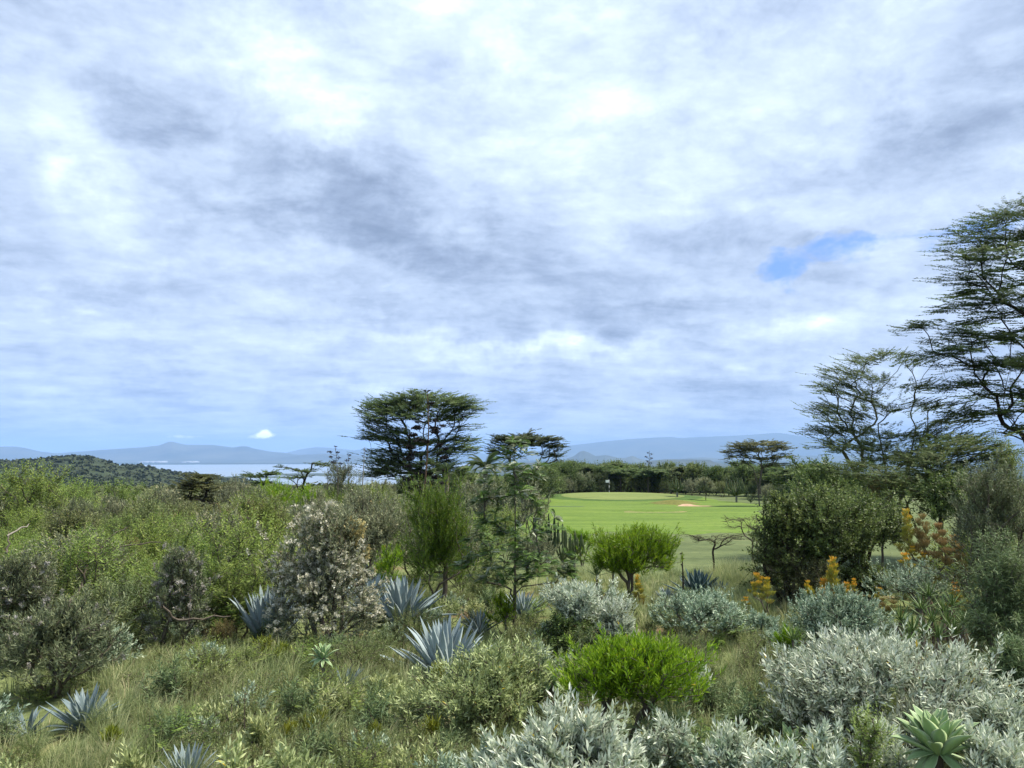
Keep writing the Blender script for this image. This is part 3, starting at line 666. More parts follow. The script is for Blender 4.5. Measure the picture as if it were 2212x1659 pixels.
KINDS = {
    'silver': dict(mat='silver', bark='bark', n=11, sl=.20, ll=.085, lw=.022, a0=62, a1=22, upb=.75, tb=.5, rt=.0045, clump=.3),
    'teal': dict(mat='teal', bark='bark', n=11, sl=.16, ll=.062, lw=.022, a0=65, a1=22, upb=.6, tb=.6, rt=.004, clump=.3),
    'pale': dict(mat='pale', bark='bark', n=11, sl=.20, ll=.075, lw=.020, a0=62, a1=22, upb=.7, tb=.4, rt=.0045, clump=.45),
    'bright': dict(mat='bright', bark='bark', n=12, sl=.20, ll=.085, lw=.017, a0=45, a1=15, upb=.8, tb=.35, rt=.005, clump=.45),
    'yellowgreen': dict(mat='yellowgreen', bark='bark', n=14, sl=.30, ll=.07, lw=.016, a0=45, a1=15, upb=.9, tb=.25, rt=.004, clump=.4),
    'leleshwa': dict(mat='leleshwa', bark='bark', n=12, sl=.24, ll=.080, lw=.024, a0=60, a1=20, upb=.5, tb=.5, rt=.005, clump=.55),
    'greyshrub': dict(mat='greyshrub', bark='bark', n=12, sl=.24, ll=.085, lw=.018, a0=60, a1=20, upb=.45, tb=.4, rt=.005, clump=.5),
    'willow': dict(mat='willow', bark='bark', n=13, sl=.30, ll=.11, lw=.014, a0=65, a1=25, upb=.5, tb=.4, rt=.004, clump=.4, droop=.5),
    'scrub': dict(mat='scrub', bark='bark', n=14, sl=.38, ll=.06, lw=.020, a0=75, a1=50, upb=.25, tb=.2, rt=.005, clump=.6, flat=.6),
    'olive': dict(mat='olive', bark='bark', n=12, sl=.30, ll=.06, lw=.020, a0=70, a1=35, upb=.35, tb=.3, rt=.005, clump=.6),
    'rusty': dict(mat='rusty', bark='bark', n=12, sl=.28, ll=.05, lw=.016, a0=70, a1=35, upb=.4, tb=.3, rt=.004, clump=.6),
    'darkgreen': dict(mat='darkgreen', bark='darkbark', n=12, sl=.30, ll=.07, lw=.036, a0=70, a1=35, upb=.3, tb=.35, rt=.006, clump=.55),
    'heath': dict(mat='cover', bark='bark', n=14, sl=.16, ll=.028, lw=.010, a0=60, a1=25, upb=.7, tb=.3, rt=.003, clump=.5),
    'fern': dict(mat='scrub', bark='bark', n=16, sl=.26, ll=.06, lw=.014, a0=80, a1=60, upb=.25, tb=.2, rt=.004, clump=.5, flat=.85),
}
DENS = 1.9
def bush_parts(kind, H, W, D, nleaf, seed, clear=.12, lump=.3, shell=.45, big=1.0, stems=5, flat_top=0.0, tint_fn=None, alpha=.35, extra=None, name_f='foliage', mat=None):
    K = KINDS[kind]; rng = np.random.default_rng(seed); n = K['n']; nleaf = nleaf * DENS; nt = max(12, int(nleaf / n))
    tips = dome_tips(rng, nt, H, W, D, clear, shell, lump, flat_top)
    if extra is not None: tips = np.vstack([tips, extra])
    ns = max(10, len(tips) // 4)                                   # structural tips; further shoots hang on near them
    sel = rng.permutation(len(tips))[:ns]
    step = max(.10, .14 * H)
    P, par, tipn, tdir = skeleton(tips[sel], multi_root(rng, stems, min(W, D) * .12, max(H * clear * .8, H * .10)), rng, step=step, alpha=alpha)
    # remaining tips attach to nearest structural tip with a short twig
    rest = np.setdiff1d(np.arange(len(tips)), sel)
    if len(rest):
        d2 = ((tips[rest][:, None] - tips[sel][None]) ** 2).sum(2); j = d2.argmin(1)
        nn = len(P); P = np.vstack([P, tips[rest]]); par = np.concatenate([par, tipn[j]]); rtip = nn + np.arange(len(rest))
        rd = norm(tips[rest] - P[tipn[j]] + tdir[j] * .05)
        T = np.vstack([tips[sel], tips[rest]]); Dr = np.vstack([tdir, rd]); tn = np.concatenate([tipn, rtip])
    else: T, Dr, tn = tips[sel], tdir, tipn
    c = np.array([0, 0, H * .3]); outw = norm((T - c) * np.array([1, 1, .8]))
    dirs = norm(Dr * .5 + outw * .55 + np.array([0, 0, K['upb']]) + rng.normal(size=T.shape) * .22)
    V, tint = leaves(T, dirs, rng, n=n, sl=K['sl'] * big, ll=K['ll'] * big, lw=K['lw'] * big, a0=K['a0'], a1=K['a1'], droop=K.get('droop', 0), clump=K['clump'], tipbias=K['tb'], flat=K.get('flat', 0), tint_fn=tint_fn)
    fo = mk_mesh(name_f, V, quads(len(V) // 4), mat or M[K['mat']], tint)
    st = stems_mesh('stems', P, par, tn, K['rt'] * .45 * (big ** .5), M[K['bark']], power=.5, kmax=6, rmax=.010 + .016 * H)
    return fo, st, T, dirs
def bush(name, kind, u, vb, vt, wpx, nleaf, label, cat='bush', group=None, d=None, depth=.85, seed=None, blossom=None, **kw):
    d = d or dist(u, vb); x, y, z = spot(u, d); H = max(.25, ztop(vt, d) - z); W = pxm(wpx, d)
    seed = seed if seed is not None else int(u * 7 + vb)
    fo, st, T, dirs = bush_parts(kind, H, W, W * depth, nleaf, seed, **kw)
    rt = empty(name, (x, y, z), 0, label, cat, group)
    mesh_obj('foliage', fo, rt); mesh_obj('stems', st, rt)
    if blossom:
        bl, frac, bsz, fn = blossom; rng = np.random.default_rng(seed + 5)
        ok = np.where(fn(T, H, W))[0]; s = ok[rng.random(len(ok)) < frac]
        if len(s):
            bd = norm(dirs[s] * .6 + np.array([0, 0, -.25]) + rng.normal(size=(len(s), 3)) * .4)
            V, tint = leaves(T[s] + dirs[s] * .08, bd, rng, n=26, sl=bsz, ll=bsz * .30, lw=bsz * .20, a0=80, a1=50, sizevar=.5, clump=.5)
            mesh_obj('blossom', mk_mesh('blossom', V, quads(len(V) // 4), M[bl], tint), rt)
    return rt

# leaf of an agave: lofted blade with a channelled section
def blade_mesh(name, L, W, T, mat, seg=9, chan=.28, bend=.25, widest=.35, tipcurl=0.0, base_w=.55):
    V = []; tint = []
    s = np.linspace(0, 1, seg + 1)
    for t in s:
        if t < widest: wd = base_w + (1 - base_w) * math.sin(t / widest * math.pi / 2)
        else: wd = max(0.0, 1 - ((t - widest) / (1 - widest)) ** 1.7)
        wd = max(wd, .015) * W / 2; th = T * (1 - t) ** .7 + .002
        ang = bend * t * t + tipcurl * max(0, t - .6) ** 2
        px = L * (t - .15 * bend * t ** 3); pz = -L * bend * .45 * t * t - L * tipcurl * .5 * max(0, t - .55) ** 2
        for (a, e, up_) in ((-1, 1, chan), (-.55, .4, chan * .35), (0, 0, 0), (.55, .4, chan * .35), (1, 1, chan), (.45, .3, -1), (-.45, .3, -1)):
            zz = up_ * wd if up_ >= 0 else -th
            V.append((px, a * wd, pz + zz)); tint.append((.5, e, t))
    k = 7; Q = []
    for i in range(seg):
        for j in range(k): Q.append((i * k + j, (i + 1) * k + j, (i + 1) * k + (j + 1) % k, i * k + (j + 1) % k))
    return mk_mesh(name, np.array(V), np.array(Q), mat, np.array(tint), smooth=True)
def rosette(rt, meshes, n, L, inc0, inc1, seed, z0=0.0, r0=.05, Lin=.75, sx=1.0, name='leaf', jit=6, powr=.8):
    """inc: angle from the horizontal of the outer (0) and inner (1) leaves"""
    rng = random.Random(seed)
    for i in range(n):
        f = ((i + .5) / n) ** powr
        inc = inc0 + (inc1 - inc0) * f + rng.uniform(-jit, jit); az_ = i * 137.5 + rng.uniform(-14, 14)
        s = L * (1 - (1 - Lin) * f) * rng.uniform(.85, 1.08)
        me = rng.choice(meshes)
        o = mesh_obj(name, me, rt)
        o.rotation_euler = (R(rng.uniform(-10, 10)), -R(inc), R(az_)); o.scale = (s, s * rng.uniform(.85, 1.12) * sx, s)
        rr = r0 * (1 - f * .8)
        o.location = (math.cos(R(az_)) * rr, math.sin(R(az_)) * rr, z0 + .02 + f * .05 * L)
sword = [blade_mesh('sword_leaf', 1, .14, .02, M['agave_blue'], bend=b, widest=.42, chan=.35) for b in (.02, .10, .22, .02, .10, .45)]
sword_sl = [blade_mesh('sword_leaf', 1, .14, .02, M['agave_slate'], bend=b, widest=.42, chan=.35) for b in (.04, .12, .3, .55)]
dark_lf = [blade_mesh('dagger_leaf', 1, .21, .03, M['agave_dark'], bend=b, widest=.45, chan=.25, base_w=.7) for b in (.02, .12)]
att_lf = [blade_mesh('broad_leaf', 1, .34, .04, M['agave_pale'], bend=b, widest=.55, chan=.42, tipcurl=c, base_w=.35, seg=12) for b, c in ((.05, .6), (-.1, .9), (.25, .4))]
aloe_lf = [blade_mesh('aloe_leaf', 1, .085, .02, M['aloe'], bend=b, widest=.2, chan=.3, base_w=.95, seg=7) for b in (-.35, -.1, .15)]

# ------------------------------------------------------------------ agaves
def agave(u, vb, vt, wpx, n, label, meshes=None, inc=(28, 86), name='agave', d=None, Lk=1.0, seed=0, group='agaves in the scrub', Lin=.85, powr=.8):
    d = d or dist(u, vb); x, y, z = spot(u, d); H = ztop(vt, d) - z; L = max(H * 1.02, .2) * Lk
    rt = empty(name, (x, y, z - .02), random.Random(seed).uniform(0, 6), label, 'agave', group)
    rosette(rt, meshes or sword, n, L, inc[0], inc[1], seed, r0=.16 * L, Lin=Lin, powr=powr)
    core = stems_core(.10 * L, .14 * L); mesh_obj('stem', core, rt)
    return rt
def stems_core(r, h, mat=None, k=8, top=.6):
    th = np.linspace(0, 2 * math.pi, k, endpoint=False)
    V = np.concatenate([np.stack([r * np.cos(th), r * np.sin(th), np.full(k, -.08)], 1), np.stack([r * top * np.cos(th), r * top * np.sin(th), np.full(k, h)], 1)])
    i = np.arange(k); j = (i + 1) % k
    return mk_mesh('stem', V, [np.stack([i, j, k + j, k + i], 1), np.array([list(range(k, 2 * k))])], mat or M['bark'], smooth=False)
agave(960, 1475, 1322, 220, 62, 'large blue agave with long sword leaves behind the pale yellow-green bush', inc=(14, 88), seed=11, powr=.62)
agave(868, 1352, 1236, 200, 66, 'wide blue agave with many upright leaves left of the olive-yellow shrub', inc=(14, 88), seed=12, powr=.62)
agave(795, 1332, 1232, 150, 50, 'blue agave crowded between the cream-flowered shrub and the widest agave', inc=(18, 86), seed=13, powr=.65)
agave(790, 1275, 1207, 90, 30, 'blue agave mostly hidden above the top of the cream-flowered shrub\'s right side', inc=(25, 84), seed=14)
agave(578, 1395, 1262, 130, 50, 'blue agave with stiff upright leaves left of the cream-flowered shrub', inc=(48, 88), seed=15, powr=.65)
agave(182, 1575, 1474, 180, 40, 'slate-blue agave in the shade below the left-hand thicket', sword_sl, inc=(16, 84), seed=16, powr=.7)
agave(60, 1590, 1515, 90, 16, 'dark slate agave with few leaves at the left edge in the shade', sword_sl, inc=(14, 70), seed=17)
agave(402, 1700, 1600, 150, 30, 'blue agave cut by the bottom edge of the view among willowy shoots', inc=(30, 84), seed=18)
agave(1035, 1368, 1308, 80, 26, 'small blue agave just behind the largest sword-leaved agave', inc=(22, 84), seed=19)
agave(1128, 1335, 1268, 110, 42, 'blue agave behind the trunk of the feathery sapling', inc=(20, 86), seed=20, powr=.7)
agave(745, 1500, 1428, 70, 22, 'narrow grey agave behind the pale rosette on a tall stem', sword_sl, inc=(20, 75), seed=21)
agave(1508, 1292, 1214, 105, 58, 'dark teal agave in a dense rosette at the edge of the lawn', dark_lf, inc=(4, 88), seed=22, Lk=.92, Lin=.8, powr=.6)
agave(1549, 1297, 1246, 55, 34, 'smaller dark teal agave touching the right side of the dense dark one', dark_lf, inc=(10, 86), seed=23, Lk=.9, powr=.6)
agave(1440, 1300, 1262, 110, 46, 'low sprawling clump of grey-blue agave left of the dense dark agave', sword_sl, inc=(12, 80), seed=24)
agave(1700, 1292, 1258, 60, 24, 'small dark agave under the edge of the big shadowy shrub', dark_lf, inc=(10, 80), seed=25)

def attenuata(u, vb, vt, wpx, n, label, stem=0.0, seed=0, d=None):
    d = d or dist(u, vb); x, y, z = spot(u, d); L = pxm(wpx, d) * .60; stem = max(stem, ztop(vt, d) - z - L * .92)
    rt = empty('foxtail_agave', (x, y, z), seed, label, 'agave', 'pale broad-leaved agaves')
    rosette(rt, att_lf, n, L, 28, 88, seed, z0=stem, r0=.12 * L, Lin=.85, jit=4, powr=.8)
    rosette(rt, att_lf, 9, L * .8, -48, -5, seed + 50, z0=stem, r0=.10 * L, Lin=1, jit=8)
    mesh_obj('stem', stems_core(.045 if stem else .06, stem + .04, M['bark'], top=.9), rt)
d_ = dist(2035, 1640)
attenuata(2035, 1640, 1533, 165, 34, 'large pale green broad-leaved agave in the lower right corner', .14, 3, d=7.6)
attenuata(695, 1512, 1410, 58, 20, 'pale green agave rosette raised on a bare stem over the grass', .55, 4)
attenuata(1192, 1560, 1440, 64, 16, 'pale agave rosette behind the bright green shrub\'s left side', .38, 5)
attenuata(1706, 1640, 1570, 85, 13, 'small pale agave low in the silver scrub left of the largest pale one', .03, 6)
attenuata(2100, 1262, 1235, 60, 18, 'dark broad rosette beside the orange twig bush at the right', .1, 7)

# ------------------------------------------------------------------ big trees
def pads_tips(rng, pads):
    """pads: (x, y, z, rx, ry, thick, n)"""
    out = []
    for (x, y, z, rx, ry, th, n) in pads:
        a = rng.uniform(0, 6.28, n); r = rng.random(n) ** .5
        p = np.stack([x + rx * r * np.cos(a), y + ry * r * np.sin(a), z + th * rng.normal(size=n) * .5 - r ** 2 * th * .8], 1); out.append(p)
    return np.concatenate(out)
def acacia(name, u, d, label, pads, trunk, seed=0, mat='acacia', bark='bark', tw=.9, n=16, ll=.16, lw=.07, rt=.02, step=.6, alpha=.22, cat='tree', outb=1.0, upb=.12, rmax=.3, sub=3, group=None, z0=None, flat=.85, trunks=None, centre=(0, 0), droop=.1, wild=.25):
    """pads in metres relative to the trunk foot; trunk polylines likewise"""
    rng = np.random.default_rng(seed); x, y, z = spot(u, d)
    if z0 is not None: z = z0
    pads = [(a, b, c_, d_, e, f, int(g * 1.25)) for (a, b, c_, d_, e, f, g) in pads]; tips = pads_tips(rng, pads)
    roots = [[np.array(p, float) for p in tr] for tr in (trunks or [trunk])]
    P, par, tipn, tdir = skeleton(tips, roots, rng, step=step, alpha=alpha, up=.6, curve=.3)
    rt_ = empty(name, (x, y, z), 0, label, cat, group)
    # side twigs around each tip
    T = [tips]; 
    c = np.array([centre[0], centre[1], 0.0])
    out0 = norm((tips - c) * np.array([1, 1, 0.0]) + 1e-6)
    D = [norm(tdir * .5 + out0 * outb + np.array([0, 0, upb]) + rng.normal(size=tips.shape) * np.array([wild, wild, .10]))]
    PP, pr, tn = P, par, list(tipn)
    for k in range(sub):
        off = rng.normal(size=tips.shape) * np.array([.55, .55, .14]) * tw
        q = tips + off; T.append(q)
        D.append(norm(tdir * .3 + norm((q - c) * np.array([1, 1, 0.0]) + 1e-6) * outb + np.array([0, 0, upb]) + rng.normal(size=tips.shape) * np.array([wild, wild, .12])))
        n0 = len(PP); PP = np.vstack([PP, q]); pr = np.concatenate([pr, tipn]); tn += list(range(n0, n0 + len(q)))
    T = np.concatenate(T); D = np.concatenate(D)
    # twig ends so that bare ends stick out of the foliage
    n0 = len(PP); PP = np.vstack([PP, T + D * tw * .62]); pr = np.concatenate([pr, np.array(tn)]); tn2 = np.arange(n0, n0 + len(T))
    V, tint = leaves(T + D * tw * .05, D, rng, n=n, sl=tw, ll=ll, lw=lw, a0=78, a1=55, clump=.65, tipbias=.15, flat=flat, fold=.15, sizevar=.45, droop=droop)
    mesh_obj('crown', mk_mesh('crown', V, quads(len(V) // 4), M[mat], tint), rt_)
    mesh_obj('trunk', stems_mesh('trunk', PP, pr, tn2, rt, M[bark], power=.5, rmax=rmax, kmax=9, flare=1.25), rt_)
    return rt_
def W_(u, v, d, u0, x0, zf):
    """local coordinates of the point seen at (u,v) at forward distance d for a tree whose foot is at x0, zf"""
    dd = pixdir(u, v); return dd.x / dd.y * d - x0, ztop(v, d) - zf
def pads_px(u0, d0, rows, zoff=0.0):
    """rows: (u, v, wpx, thick_m, depth offset m, depth radius m, n)"""
    x0, y0, z0 = spot(u0, d0); out = []
    for (u, v, wpx, th, dy, ry, n) in rows:
        x, z = W_(u, v, d0 + dy, u0, x0, z0); out.append((x, dy, z, pxm(wpx, d0) / 2, ry, th, n))
    return out

# tall umbrella acacia left of centre
U1D = 78
rows = [(920, 856, 150, .45, 0, 4, 50), (850, 868, 110, .4, 1, 3.5, 40), (990, 868, 100, .4, -1, 3.5, 40), (815, 880, 70, .35, 0, 2.5, 24), (905, 878, 160, .5, 0, 4, 40), (1010, 884, 60, .35, 0, 2, 16),
        (850, 893, 110, .4, -2, 3, 34), (960, 896, 110, .4, 2, 3, 30), (820, 908, 60, .3, 1, 2, 14), (835, 925, 90, .4, 0, 3, 30), (815, 942, 70, .35, -1, 2.5, 22), (855, 950, 80, .4, 2, 3, 24), (1010, 922, 60, .2, 1, 1.5, 8), (985, 945, 90, .4, 0, 2.5, 26),
        (925, 952, 90, .4, 3, 3, 26), (1000, 965, 60, .35, -1, 2, 18), (950, 975, 90, .4, 1, 3, 24), (850, 975, 110, .5, 1, 3, 34), (835, 995, 100, .5, 0, 3, 34), (860, 1012, 130, .6, 0, 3, 40), (940, 1000, 110, .5, -1, 3, 30), (975, 1015, 80, .5, 0, 2.5, 20), (820, 1015, 60, .5, 0, 2, 16)]
acacia('umbrella_acacia', 905, U1D, 'tall dark umbrella acacia with wide layered crown left of centre', pads_px(905, U1D, rows),
       [(0, 0, -.3), (.05, 0, 1.5), (.15, .1, 3.2), (.1, .1, 4.6)], seed=31, tw=1.15, n=30, ll=.24, lw=.10, rt=.0055, rmax=.26, alpha=.15, bark='darkbark', sub=3, outb=1.1, upb=.16, wild=.35)
# second, flat-topped
U2D = 84
rows = [(1130, 942, 130, .35, 0, 3.5, 44), (1090, 948, 70, .35, 1, 2.5, 22), (1180, 948, 80, .3, -1, 2.5, 26), (1140, 955, 120, .3, 0, 3, 26), (1200, 962, 50, .3, 0, 1.8, 12), (1085, 965, 60, .4, 0, 2, 14), (1190, 978, 40, .35, 1, 1.5, 8), (1205, 985, 24, .3, 0, 1, 4), (1075, 975, 40, .3, 0, 1.5, 8)]
acacia('umbrella_acacia', 1133, U2D, 'flat-topped green umbrella acacia right of the tallest one behind the feathery sapling', pads_px(1133, U2D, rows),
       None, trunks=[[(0, 0, -.3), (.1, 0, 1.2), (.5, .1, 3.4)], [(-.1, 0, -.3), (-.3, .2, 1.4), (-.9, .2, 3.6)]], seed=33, tw=.9, n=30, ll=.22, lw=.11, rt=.006, rmax=.16, alpha=.15, bark='bark', mat='wood_green')
# lone tree on the lawn
U3D = 100
rows = [(1640, 957, 110, .25, 0, 3.2, 46), (1600, 965, 60, .25, 0, 2, 18), (1685, 965, 50, .25, 1, 2, 16), (1580, 975, 40, .2, 0, 1.5, 10), (1640, 970, 120, .25, 0, 3, 30), (1600, 985, 60, .25, -1, 2, 14), (1690, 985, 60, .25, 0, 2, 14), (1655, 990, 60, .3, 1, 2, 14), (1600, 997, 40, .2, 0, 1.5, 6), (1680, 1003, 50, .3, 0, 1.8, 10)]
acacia('umbrella_acacia', 1641, U3D, 'lone umbrella acacia with bare forked trunk standing on the lawn', pads_px(1641, U3D, rows),
       None, trunks=[[(0, 0, -.3), (-.1, 0, 1.6), (-.25, 0, 3.2), (-.6, .1, 4.6)], [(0.05, 0, 1.6), (.05, 0, 2.6), (.35, 0, 4.4)]], seed=34, tw=.8, n=26, ll=.22, lw=.11, rt=.0055, rmax=.2, alpha=.16, mat='acacia_olive', bark='bark')
# big one at the right edge
U4D = 31
rows = [(2185, 452, 110, .3, 0, 2.4, 26), (2130, 480, 110, .3, 0, 2, 24), (2090, 525, 110, .25, 0, 1.6, 20), (2170, 520, 120, .4, 1, 2.4, 30), (2230, 500, 110, .4, 0, 2.4, 22), (2110, 555, 110, .3, -1, 2, 22), (2200, 570, 120, .4, 1, 2.4, 30),
        (2065, 600, 100, .25, 0, 1.4, 16), (2120, 620, 110, .3, 1, 2, 24), (2190, 640, 130, .4, -1, 2.4, 30), (2085, 655, 90, .3, 0, 1.8, 18), (2150, 680, 120, .35, 1, 2, 26), (2000, 702, 80, .2, -1, 1.0, 12), (2055, 722, 90, .25, -1, 1.4, 18), (2120, 735, 110, .3, 0, 2, 26), (2190, 720, 120, .4, 1, 2.4, 28),
        (2050, 760, 90, .25, -1, 1.4, 16), (2110, 785, 120, .3, 0, 2, 26), (2185, 790, 120, .4, -1, 2.4, 28), (2090, 830, 110, .3, 0, 2, 24), (2160, 850, 130, .35, 1, 2, 28), (2210, 880, 90, .3, 0, 2, 18), (2120, 890, 110, .3, 0, 1.8, 22), (2260, 600, 100, .5, 0, 3, 30), (2270, 760, 100, .5, 0, 3, 30), (2310, 520, 100, .5, 0, 3, 20), (2190, 925, 80, .3, 0, 1.8, 14),
        (2330, 680, 110, .5, 0, 3, 24), (2320, 850, 110, .5, 0, 3, 20)]
PU4 = [(a, b, c_, d_, e, f * .5, int(g * .95)) for (a, b, c_, d_, e, f, g) in pads_px(2285, U4D, rows)]
acacia('umbrella_acacia', 2285, U4D, 'very tall dark acacia cut by the right edge of the view', PU4,
       None, trunks=[[(0, 0, -.3), (-.1, 0, 2.2), (-.3, .1, 4.2), (-.9, .1, 6.2), (-1.3, 0, 8.2), (-1.55, 0, 10.2)], [(-.15, 0, 3.0), (-.9, 0, 4.6), (-1.8, -.2, 5.8)], [(-.3, .1, 4.2), (.5, .3, 7), (.4, .3, 10)]],
       seed=35, tw=.66, n=30, ll=.12, lw=.050, rt=.0028, rmax=.16, alpha=.12, bark='darkbark', step=.4, sub=3, outb=1.3, upb=.05, centre=(0, 0), wild=.3)
# spreading thin-crowned acacia left of it
U5D = 33
rows = [(1870, 775, 70, .18, 0, 1.0, 12), (1935, 765, 90, .18, 0, 1.2, 12), (1990, 775, 70, .18, 0, 1.2, 10), (1820, 800, 90, .2, 0, 1.2, 16), (1800, 830, 90, .2, 1, 1.2, 16), (1870, 815, 90, .2, -1, 1.4, 14), (1840, 850, 110, .25, 0, 1.6, 20), (1780, 875, 90, .2, 0, 1.0, 16),
        (1820, 895, 110, .25, 1, 1.6, 22), (1880, 880, 90, .25, 0, 1.6, 14), (1790, 925, 90, .2, 0, 1.2, 16), (1850, 925, 110, .3, 0, 1.8, 24), (1820, 955, 110, .25, -1, 1.6, 22), (1880, 965, 110, .3, 1, 1.8, 24), (1950, 940, 100, .3, 0, 1.8, 16), (1960, 870, 70, .2, 0, 1.6, 8), (2010, 830, 80, .2, 0, 1.6, 12),
        (2030, 870, 90, .25, 0, 1.6, 16), (2060, 905, 110, .25, 0, 1.6, 22), (2010, 935, 110, .3, 0, 1.8, 22), (2080, 945, 100, .3, 0, 1.8, 20), (2000, 975, 120, .35, 0, 2, 24), (1920, 990, 120, .3, 0, 2, 22)]
acacia('spreading_acacia', 1925, U5D, 'thin-crowned acacia with branches fanned out left of the very tall one', pads_px(1925, U5D, rows),
       None, trunks=[[(0, 0, -.3), (-.1, 0, 1.2), (-.35, 0, 2.4), (-.6, .1, 3.6)], [(.1, 0, .6), (.1, 0, 2.4), (-.1, 0, 4.0), (-.3, 0, 5.4)], [(.15, 0, .6), (.5, 0, 2.4), (1.0, .1, 4.0), (1.2, 0, 5.0)], [(-.3, 0, 2.0), (-1.2, .1, 3.4), (-1.8, 0, 4.4)]],
       seed=36, tw=.60, n=30, ll=.10, lw=.045, rt=.0030, rmax=.11, alpha=.10, bark='olivebark', mat='acacia_pale', step=.35, sub=3, outb=1.0, upb=.25, centre=(0, 0), wild=.35)
# small flat tree standing in the left thicket
rows = [(430, 1030, 60, .2, 0, 1, 20), (405, 1045, 50, .18, 0, .9, 14), (465, 1048, 50, .2, 0, .9, 14), (440, 1050, 80, .2, 0, 1, 16), (415, 1072, 60, .2, 0, 1, 10), (470, 1078, 60, .25, 0, 1, 12)]
acacia('small_acacia', 437, 42, 'small dark flat-topped acacia rising from the thicket at left', pads_px(437, 42, rows), None, trunks=[[(0, 0, -.2), (.05, 0, 1.0), (.1, 0, 2.0)], [(.1, 0, .8), (.3, 0, 1.8)]],
       seed=37, tw=.5, n=26, ll=.12, lw=.06, rt=.005, rmax=.10, alpha=.15, bark='darkbark', mat='acacia_olive', step=.3)
rows = [(545, 1026, 40, .12, 0, .9, 12), (583, 1021, 36, .12, 0, .9, 12), (562, 1040, 50, .15, 0, 1, 10)]
acacia('small_acacia', 568, 64, 'tiny flat-topped acacia against the lake left of the bright green shrubs', pads_px(568, 64, rows), [(0, 0, -.2), (.05, 0, 1.2), (-.1, 0, 2.2)],
       seed=38, tw=.5, n=24, ll=.16, lw=.08, rt=.007, rmax=.10, alpha=.15, bark='darkbark', mat='acacia', step=.3)
rows = [(618, 1008, 30, .12, 0, .6, 4), (660, 1015, 50, .15, 0, .9, 10), (640, 1030, 50, .15, 0, 1, 8), (690, 1000, 40, .2, 0, .9, 10)]
acacia('small_acacia', 650, 58, 'half-bare crooked acacia against the lake behind the bright green shrubs', pads_px(650, 58, rows), [(0, 0, -.2), (.05, 0, 1.2), (.1, 0, 2.2)],
       seed=39, tw=.5, n=14, ll=.16, lw=.07, rt=.008, rmax=.10, alpha=.15, bark='darkbark', mat='acacia', step=.3)
# little flat thorn trees at the near lawn edge
rows = [(1500, 1158, 30, .04, 0, .3, 6), (1520, 1164, 40, .05, 0, .4, 8), (1560, 1160, 50, .05, 0, .45, 12), (1590, 1160, 40, .05, 0, .4, 10), (1545, 1170, 50, .06, 0, .4, 8), (1478, 1150, 8, .05, 0, .1, 2)]
acacia('thorn_tree', 1542, 25.5, 'little flat half-bare thorn tree at the near edge of the lawn', pads_px(1542, 25.5, rows), [(0, 0, -.1), (.02, 0, .5), (-.01, 0, .85)],
       seed=40, tw=.22, n=14, ll=.04, lw=.016, rt=.0030, rmax=.035, alpha=.1, bark='darkbark', mat='acacia_olive', step=.12, sub=2)
rows = [(1585, 1122, 40, .06, 0, .5, 8), (1620, 1120, 50, .06, 0, .5, 10), (1605, 1135, 60, .06, 0, .5, 10), (1640, 1138, 40, .08, 0, .5, 8), (1620, 1155, 50, .1, 0, .5, 8)]
acacia('thorn_tree', 1628, 29, 'taller thin thorn tree between the little flat one and the big dark shrub', pads_px(1628, 29, rows), None, trunks=[[(0, 0, -.1), (-.03, 0, .7), (-.1, 0, 1.3)], [(.12, 0, -.1), (.16, 0, .8), (.1, 0, 1.4)]],
       seed=41, tw=.28, n=14, ll=.05, lw=.022, rt=.0032, rmax=.04, alpha=.1, bark='bark', mat='acacia_olive', step=.15, sub=2)
# olive flat foliage behind, right
rows = [(1990, 985, 90, .3, 0, 1.5, 20), (2050, 960, 110, .3, 0, 1.5, 26), (2100, 985, 110, .3, 0, 1.5, 24), (2020, 1010, 110, .4, 0, 1.5, 24), (2070, 1035, 130, .5, 0, 1.6, 30), (1980, 1040, 100, .5, 0, 1.6, 22), (2120, 950, 80, .3, 0, 1.5, 18), (1900, 1020, 90, .4, 0, 1.6, 20), (1850, 1005, 80, .3, 0, 1.4, 14)]
acacia('spreading_acacia', 2030, 27, 'low olive-brown acacia spread out under the two tall ones at right', pads_px(2030, 27, rows), None, trunks=[[(0, 0, -.2), (.1, 0, 1.2), (.2, 0, 2.4)], [(-.2, 0, -.2), (-.6, 0, 1.2), (-1, 0, 2.2)]],
       seed=42, tw=.5, n=26, ll=.11, lw=.05, rt=.0028, rmax=.09, alpha=.12, bark='olivebark', mat='acacia', step=.3, sub=3)

# ------------------------------------------------------------------ hero bushes
B = bush
# silver ones
B('silver_bush', 'silver', 1915, 1600, 1392, 470, 15000, 'broad silver-leaved bush sprawling across the lower right', depth=.75, clear=.04, lump=.2, d=9.6, big=1.05, seed=101, flat_top=.25)
B('silver_bush', 'silver', 1230, 1700, 1548, 350, 9000, 'silver bush with long pointed leaves at the bottom edge below the bright green shrub', d=7.1, clear=.05, lump=.2, big=1.15, seed=102)
B('silver_bush', 'silver', 1262, 1410, 1262, 190, 7000, 'silver-white bush behind the bright green shrub with dark undergrowth below', clear=.25, lump=.35, seed=103, d=15.5, shell=.35)
B('silver_bush', 'silver', 1335, 1425, 1310, 90, 2600, 'silver shoots spilling right from the silver-white bush', clear=.1, lump=.35, seed=203, d=14.6)
B('grey_green_bush', 'teal', 1812, 1430, 1278, 215, 10000, 'dense domed grey-green bush right of the lawn view', clear=.12, lump=.14, seed=104, d=14.2)
B('grey_green_bush', 'teal', 1525, 1405, 1285, 190, 6500, 'loose grey-green bush in front of the dark teal agave', clear=.2, lump=.35, seed=105, d=15.0)
